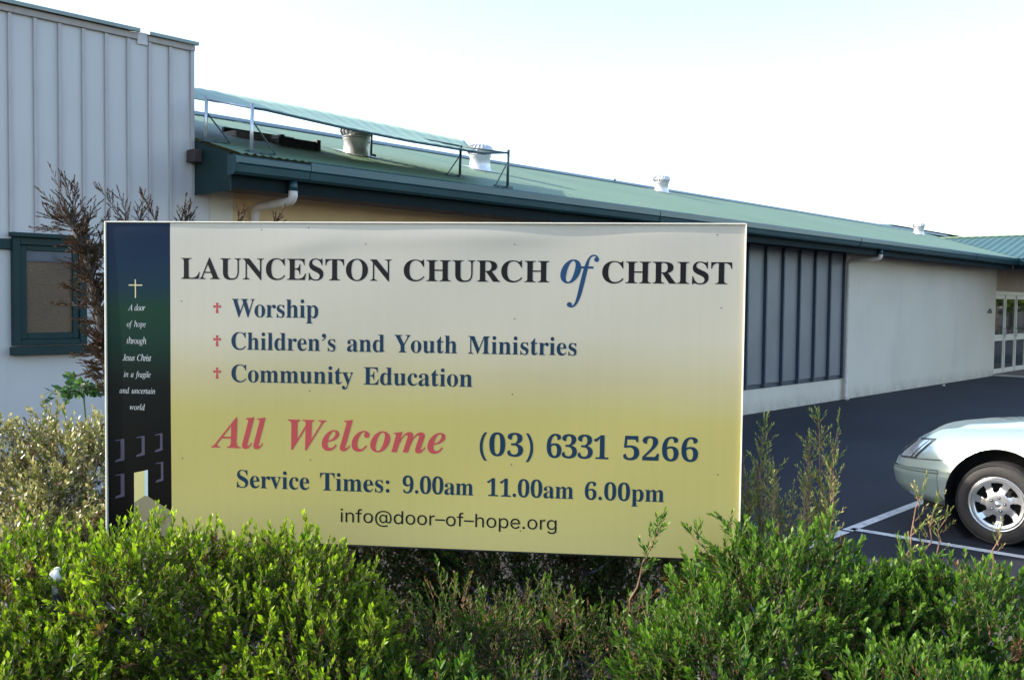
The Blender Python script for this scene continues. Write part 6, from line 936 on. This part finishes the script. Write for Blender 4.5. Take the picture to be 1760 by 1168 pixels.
G1=np.array([(.080,.150,.010),(.055,.110,.010),(.115,.190,.014),(.035,.070,.010),(.15,.16,.03)]); GT=np.array((.36,.46,.03))
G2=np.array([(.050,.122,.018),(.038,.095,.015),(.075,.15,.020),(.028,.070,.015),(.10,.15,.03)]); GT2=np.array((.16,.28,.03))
GD_=np.array([(.035,.055,.018),(.06,.07,.025),(.09,.065,.03),(.03,.05,.02),(.05,.08,.025)])
GB=np.array([(.15,.17,.04),(.24,.20,.08),(.11,.14,.03),(.15,.18,.04),(.30,.25,.13),(.08,.12,.025)])
BR=np.array([(.11,.06,.032),(.06,.034,.022),(.15,.09,.045)])
def shrub(name,label,bl,cols,tip,dens,leafm,stemm,base,upb=.45,ll=.024,lw=.0098,nl=16,length=.085,spread=.75,tips_extra=0,inner=.5,brown=.02,tipf=.35,lump=.12,depth=.14,branch_n=9,stem=.0014):
    th=Th(name,label,'shrub',world=base)
    pl=Plant()
    O,N=blobs(bl,dens,depth,lump=lump); D=unit(N+np.array([0,0,upb])+rng.normal(size=N.shape)*.45)
    isb=rng.uniform(size=len(O))<brown
    pl.sprig(O[~isb],D[~isb],length,nl,ll,lw,spread,cols,tip,tipf,stem)
    if isb.any(): pl.sprig(O[isb],D[isb],length,nl,ll,lw,spread,BR,None,.3,stem)
    if inner:
        bi=[(x,y,z,a*.8,b*.8,c*.8) for x,y,z,a,b,c in bl]; O2,N2=blobs(bi,dens*inner,.3,lump=lump); pl.sprig(O2,unit(N2+np.array([0,0,upb])+rng.normal(size=N2.shape)*.5),length,max(6,nl//2),ll*1.1,lw*1.1,spread+.1,cols*.85,None,.3,stem)  # inner sprigs coloured darker, painting the shade inside the shrub
    if tips_extra:
        up=np.where(N[:,2]>.35)[0]; s_=rng.choice(up,min(tips_extra,len(up)),replace=False)
        pl.sprig(O[s_]+np.array([0,0,.02]),unit(np.array([0,0,1.])+rng.normal(size=(len(s_),3))*.22),length*1.35,nl+6,ll,lw,spread*.8,cols*1.1,tip,.5,stem*1.2)
    pl.build(th,leafm,stemm)
    tp=[(b[0]+random.uniform(-.6,.6)*b[3],b[1]+random.uniform(-.6,.6)*b[4],b[2]+b[5]*random.uniform(.5,.85)) for b in bl for _ in range(max(1,branch_n//len(bl)))]
    branchwork(th,base,tp,M['greybark'] if stemm is M['twig'] else M['bark'])
    return th
def shoots(th,items,cols,tip,leafm=None,ll=.016,lw=.0045,side=7,dens=1.):
    """upright woody shoots rising out of a shrub; each one is a part"""
    for (x,y,z),(x1,y1,z1) in items:
        p=Vector((x,y,z)); q=Vector((x1,y1,z1)); L=(q-p).length; pts=[];n=7
        for k in range(n+1):
            t=k/n; pts.append(p.lerp(q,t)+Vector((random.gauss(0,.006),random.gauss(0,.006),0))*(t<1)+Vector((0,0,-.0*t)))
        sh=MB().tube(pts,[.0034*(1-.6*k/n) for k in range(n+1)],5)
        pl=Plant(); O=[];D=[]; ax=(q-p).normalized()
        for k in range(int(side*L/.1)):
            t=random.uniform(.12,1); o=p.lerp(q,t); a=random.uniform(0,2*PI); d=Vector((math.cos(a)*.7,math.sin(a)*.7,0))+ax*.95; O.append(tuple(o));D.append(tuple(d))
            e=o+d.normalized()*.03; sh.tube([o,e],[.0014,.0008],3,cap=False)
        O=np.array(O);D=np.array(D)
        o_=sh.build('shoot',M['twig'],None,parent=th.o); o_.data.transform(Matrix.Translation(-th.o.location))
        pl.sprig(O,D,.05,int(8*dens),ll,lw,.7,cols,tip,.4,0.0009)
        pl.sprig(np.array([tuple(q)]*2),np.array([tuple(ax)]*2)+rng.normal(size=(2,3))*.15,.05,10,ll,lw,.5,cols,tip,.6,.001)
        P=np.concatenate(pl.P); V,Fc=leaves(P-np.array(th.o.location),np.concatenate(pl.D),np.concatenate(pl.N),np.concatenate(pl.L),np.concatenate(pl.W))
        fo=mesh_np('shoot_leaves',V,Fc,np.repeat(np.concatenate(pl.C),5,axis=0),leafm or M['leaf'],th.o,'stuff')
# --- left front mass
shrub('green_shrub','bright yellow green shrub crowding the lower left corner of the sign',
 [(-1.14,3.02,.50,.38,.34,.44),(-.74,3.02,.47,.35,.32,.44),(-.55,2.80,.36,.30,.28,.40)],
 G1,GT,1120,M['leaf'],M['twig'],(-.8,3.0,.15),tips_extra=210,brown=.05,ll=.021,lw=.0085,nl=15,length=.078)
shrub('green_shrub','wide bright green shrub at the far left around the white capped post',
 [(-1.66,3.15,.45,.42,.36,.44),(-1.40,2.72,.33,.40,.32,.42),(-1.85,2.45,.36,.42,.38,.40),(-1.15,2.35,.22,.40,.32,.40)],
 G1,GT*.9,950,M['leaf'],M['twig'],(-1.5,2.7,.15),tips_extra=120,brown=.07,ll=.021,lw=.0085,nl=15,length=.078)
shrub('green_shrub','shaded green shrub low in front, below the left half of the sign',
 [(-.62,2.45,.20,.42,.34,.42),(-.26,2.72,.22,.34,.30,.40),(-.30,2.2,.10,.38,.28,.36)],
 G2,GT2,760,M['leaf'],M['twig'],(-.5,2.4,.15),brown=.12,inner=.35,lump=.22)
# --- middle: dark olive leaves, darkened further to paint in the shade there
shrub('twiggy_shrub','dark thin twiggy shrub growing under and behind the lower edge of the sign',
 [(-.60,4.05,.50,.48,.34,.50),(.05,4.05,.50,.48,.34,.50),(.60,4.0,.48,.40,.32,.46)],
 GD_*np.array((.9,1.25,.9)),GD_[4]*2,1600,M['leaf'],M['twig'],(.2,3.9,.15),ll=.020,lw=.009,brown=.14,inner=.4,length=.08,nl=12,lump=.22,branch_n=14)
shrub('twiggy_shrub','sparse dark shrub with bare grey branches between the two green masses',
 [(-.12,3.25,.30,.42,.30,.38),(.28,3.2,.30,.36,.28,.36),(.05,2.75,.20,.40,.32,.36),(.18,2.4,.10,.36,.3,.34)],
 G2*.75,GT2*.7,850,M['leaf'],M['twig'],(.1,2.95,.15),ll=.02,lw=.007,brown=.10,inner=.3,nl=12,lump=.28,branch_n=18)
# --- right front mass
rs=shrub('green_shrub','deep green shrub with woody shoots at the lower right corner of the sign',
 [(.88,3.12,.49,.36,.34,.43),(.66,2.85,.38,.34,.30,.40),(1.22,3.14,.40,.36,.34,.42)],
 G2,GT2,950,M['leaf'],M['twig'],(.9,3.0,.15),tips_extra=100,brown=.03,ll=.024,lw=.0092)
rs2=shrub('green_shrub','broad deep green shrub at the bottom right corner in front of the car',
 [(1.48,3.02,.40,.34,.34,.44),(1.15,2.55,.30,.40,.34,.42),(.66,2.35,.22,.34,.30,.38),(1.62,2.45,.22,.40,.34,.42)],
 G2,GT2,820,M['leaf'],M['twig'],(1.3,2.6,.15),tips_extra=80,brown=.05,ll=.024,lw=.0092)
SHC=np.array([(.24,.22,.08),(.14,.19,.05),(.32,.25,.12),(.10,.15,.04)]); SHT=np.array((.50,.42,.20))
shoots(rs,[((1.165,3.5,.70),(1.128,3.5,1.318)),((1.09,3.5,.70),(1.098,3.5,1.232)),((1.131,3.5,.75),(1.197,3.5,1.297)),((1.208,3.5,.7),(1.107,3.5,1.049)),((1.016,3.5,.68),(1.037,3.5,1.049)),((.864,3.52,.8),(.933,3.52,1.273)),((.885,3.5,.8),(.847,3.5,1.218)),((.917,3.5,.8),(.919,3.5,1.165)),((.959,3.45,.75),(.953,3.45,1.132)),((.89,3.49,.75),(.862,3.49,1.098)),((.909,3.5,.7),(.946,3.5,1.09)),((1.06,3.45,.7),(1.075,3.45,1.12)),((1.13,3.4,.75),(1.15,3.4,1.16)),((1.0,3.5,.7),(.985,3.5,1.02))],SHC,SHT,side=10)
shoots(rs2,[((1.31,3.2,.80),(1.383,3.2,1.114)),((1.378,3.2,.8),(1.428,3.2,1.079)),((1.419,3.2,.75),(1.464,3.2,1.032)),((1.565,3.1,.78),(1.60,3.1,1.018))],SHC*.9,SHT,side=4)
shoots(rs,[((.40,3.22,.70),(.501,3.2,.995)),((.757,3.25,.80),(.624,3.25,.952)),((.830,3.28,.87),(.735,3.25,1.0))],G2,GT2,side=6,ll=.022,lw=.007)
# bronze leaved shrub behind the sign on the left
bs=shrub('variegated_shrub','pale bronze small leaved shrub behind the left edge of the sign, before the white hall',
 [(-2.45,4.55,.50,.5,.4,.50),(-1.98,4.5,.56,.40,.38,.52),(-2.75,4.2,.40,.5,.45,.48),(-1.95,4.05,.38,.36,.3,.42)],
 GB,np.array((.50,.42,.22)),900,M['leafb'],M['twig'],(-2.2,4.4,.15),ll=.020,lw=.0105,nl=13,length=.09,spread=1.0,tips_extra=190,brown=.04,tipf=.3,lump=.22,upb=.4)
shoots(bs,[((-2.25,4.5,.85),(-2.36,4.5,1.10)),((-2.42,4.5,.85),(-2.48,4.5,1.07)),((-2.02,4.5,.9),(-2.10,4.5,1.17)),((-1.96,4.5,.9),(-1.93,4.5,1.16)),((-2.15,4.5,.9),(-2.22,4.5,1.12))],GB*1.2,np.array((.55,.42,.28)),M['leafb'],side=9,ll=.018,lw=.008)
# dry conifer
cf=Th('dry_conifer','thin brown dying cypress with wispy tips rising beside the small window','conifer',world=(-1.95,4.72,.15))
tk=[(-1.93,4.72,.15),(-1.95,4.72,.9),(-1.975,4.7,1.314),(-2.0,4.7,1.486),(-2.035,4.7,1.713),(-2.08,4.7,1.912),(-2.165,4.7,2.123)]
MB().tube(tk,[.03,.026,.022,.020,.017,.014,.009],8).build('trunk',M['bark'],None,smooth=True,parent=cf.o).data.transform(Matrix.Translation(-cf.o.location))
pl=Plant(); CB=np.array([(.06,.024,.010),(.085,.034,.013),(.038,.018,.010),(.045,.035,.014)])
O=[];D=[]
def tkp(t):
    t*=len(tk)-1; i=min(int(t),len(tk)-2); return Vector(tk[i]).lerp(Vector(tk[i+1]),t-i)
lm=MB()
def frond(o,e,nsub=9,sub=.05):
    o=Vector(o);e=Vector(e); lm.tube([o,o.lerp(e,.5)+Vector((0,0,.008)),e],[.0035,.0025,.0008],4,cap=False); ax=(e-o).normalized()
    for k in range(nsub):
        t=.15+.85*k/nsub; p=o.lerp(e,t); a=random.uniform(0,2*PI); d=(ax*1.2+Vector((math.cos(a),math.sin(a)*.7,math.sin(a*1.7)*.5))*.75)
        O.append(tuple(p));D.append(tuple(d))
    O.append(tuple(e));D.append(tuple(ax))
for k in range(240):
    t=.30+.70*random.random(); p=tkp(t); a=random.uniform(0,2*PI); L=random.uniform(.02,.085)*(1.15-.3*t)
    frond(p,p+Vector((math.cos(a)*L,math.sin(a)*L*.8,random.uniform(-.01,.09))),4,.04)
W_=[((-2.12,4.7,2.02),(-2.241,4.7,2.333)),((-2.149,4.7,2.08),(-2.295,4.7,2.243)),((-2.134,4.7,2.123),(-2.139,4.7,2.285)),((-2.15,4.7,2.08),(-2.27,4.7,2.13)),((-2.15,4.7,2.06),(-2.29,4.7,2.07)),((-2.14,4.7,2.15),(-2.19,4.7,2.31)),((-2.1,4.7,2.02),(-2.05,4.7,2.17)),((-2.05,4.7,1.82),(-2.02,4.7,1.93)),((-2.06,4.7,1.86),(-1.99,4.7,2.03)),((-2.03,4.7,1.95),(-1.93,4.7,2.11)),((-2.02,4.7,2.0),(-1.985,4.7,2.133)),((-2.0,4.7,2.0),(-1.93,4.7,2.06)),
 ((-1.86,4.7,2.05),(-2.015,4.7,2.266)),((-1.86,4.7,2.05),(-1.913,4.7,2.22)),((-1.83,4.7,2.05),(-1.802,4.7,2.226)),((-1.72,4.7,2.05),(-1.794,4.7,2.212)),((-1.63,4.7,2.05),(-1.607,4.7,2.172)),((-1.60,4.7,2.05),(-1.585,4.7,2.15)),((-1.36,4.7,2.05),(-1.33,4.7,2.14)),((-1.20,4.7,2.05),(-1.15,4.7,2.135)),((-1.78,4.7,2.0),(-1.84,4.7,2.16)),((-2.07,4.7,1.75),(-2.17,4.7,1.78)),((-2.03,4.7,1.68),(-2.2,4.7,1.70)),((-2.01,4.7,1.6),(-2.1,4.7,1.63)),((-1.99,4.7,1.45),(-2.11,4.7,1.46)),((-1.98,4.7,1.40),(-2.08,4.7,1.37))]
for a,b in W_: frond(a,b,15,.05)
for tp in ((-1.86,4.7,2.05),(-1.72,4.7,2.05),(-1.62,4.7,2.05),(-1.36,4.7,2.05),(-1.2,4.7,2.05)): lm.tube([Vector(tk[3]),Vector(tk[3]).lerp(Vector(tp),.5)+Vector((0,0,-.06)),tp],[.010,.006,.003],5)
pl.sprig(np.array(O),np.array(D),.05,10,.016,.0048,.4,CB,CB[3]*1.3,.4,.0012,.08)
pl.build(cf,M['leafd'],M['bark'])
lm.build('branches',M['bark'],None,parent=cf.o).data.transform(Matrix.Translation(-cf.o.location))
# small standard plant by the wall
sp_=Th('young_standard','small dark leaved plant on one thin bare stem below the window','sapling',world=(-2.45,5.5,.15))
MB().tube([(-2.44,5.5,.15),(-2.452,5.5,.7),(-2.447,5.5,1.0),(-2.46,5.5,1.2),(-2.468,5.5,1.26)],[.008,.007,.006,.005,.003],6).build('stem',M['greenstem'],None,smooth=True,parent=sp_.o).data.transform(Matrix.Translation(-sp_.o.location))
pl=Plant(); O=[];D=[]
for k in range(34):
    a=random.uniform(0,2*PI); r=random.uniform(.0,.10); O.append((-2.465+.5*r*math.cos(a),5.5+.5*r*math.sin(a),1.22+random.uniform(-.02,.03))); D.append((math.cos(a),math.sin(a),random.uniform(-.9,.5)))
pl.sprig(np.array(O),np.array(D),.09,7,.040,.022,.9,np.array([(.04,.085,.035),(.03,.07,.035),(.06,.10,.045)]),None,.3,.002)
pl.build(sp_,M['leaf'],M['greenstem'])
# capped post in the left shrub
bl=Th('capped_post','small white domed cap on a dark post standing in the left green shrub','bollard light',world=(-1.41,2.965,.15))
c=(0,0,0); T0=.740
MB().lathe([(.018,0),(.018,T0-.07),(.016,T0-.07)],c,n=16).build('post',M['blackmetal'],None,smooth=True,parent=bl.o)
MB().lathe([(.017,T0-.07),(.018,T0-.065),(.018,T0-.03),(.017,T0-.03)],c,n=20).build('collar',M['post'],None,smooth=True,parent=bl.o)
MB().lathe([(.018,T0-.03),(.025,T0-.028),(.026,T0-.020),(.023,T0-.008),(.016,T0+.004),(.008,T0+.010),(0,T0+.012)],c,n=24).build('cap',M['white'],None,smooth=True,parent=bl.o)
# white stone by the wall foot
ws=Th('white_stone','tiny white stone lying on the asphalt near the wall foot','stone',(21.6,B-.25,0),AD)
bm=bmesh.new(); bmesh.ops.create_icosphere(bm,subdivisions=2,radius=.035)
for v in bm.verts: v.co*=1+random.uniform(-.15,.15); v.co.z=v.co.z*.6+.02
me=bpy.data.meshes.new('stone'); bm.to_mesh(me); bm.free(); me.materials.append(M['white']); o=bpy.data.objects.new('stone',me); COL.objects.link(o); o.parent=ws.o
# trees across the car park, seen mirrored in the door glass
TR=[(73,-6,5.5,2.6,'leafy tree beyond the car park, nearest of those mirrored in the door glass'),(77.5,-8.5,6.5,3.2,'taller leafy tree beyond the car park mirrored in the door glass'),(79,-4.5,5,3.0,'round leafy tree beyond the car park, between two taller trees'),(84,-8,6.8,3.4,'broad leafy tree furthest beyond the car park')]
for a,b,h,r,lab in TR:
    p=W(a,b); th=Th('tree',lab,'tree',world=tuple(p),group='trees across the car park')
    MB().tube([(0,0,0),(.1,0,h*.3),(0,.15,h*.6)],[.2,.15,.08],8).build('trunk',M['bark'],None,smooth=True,parent=th.o)
    pl=Plant(); O,N=blobs([(p.x,p.y,h*.5,r,r,h*.46),(p.x+.6*r,p.y,h*.4,r*.6,r*.6,h*.36)],14,1.2,.1,.25)
    pl.sprig(O,unit(N+rng.normal(size=N.shape)*.4),.7,9,.28,.14,.9,G1,None,.3,0); pl.build(th,M['leaf'],M['bark'],'crown')
bpy.context.view_layer.update()
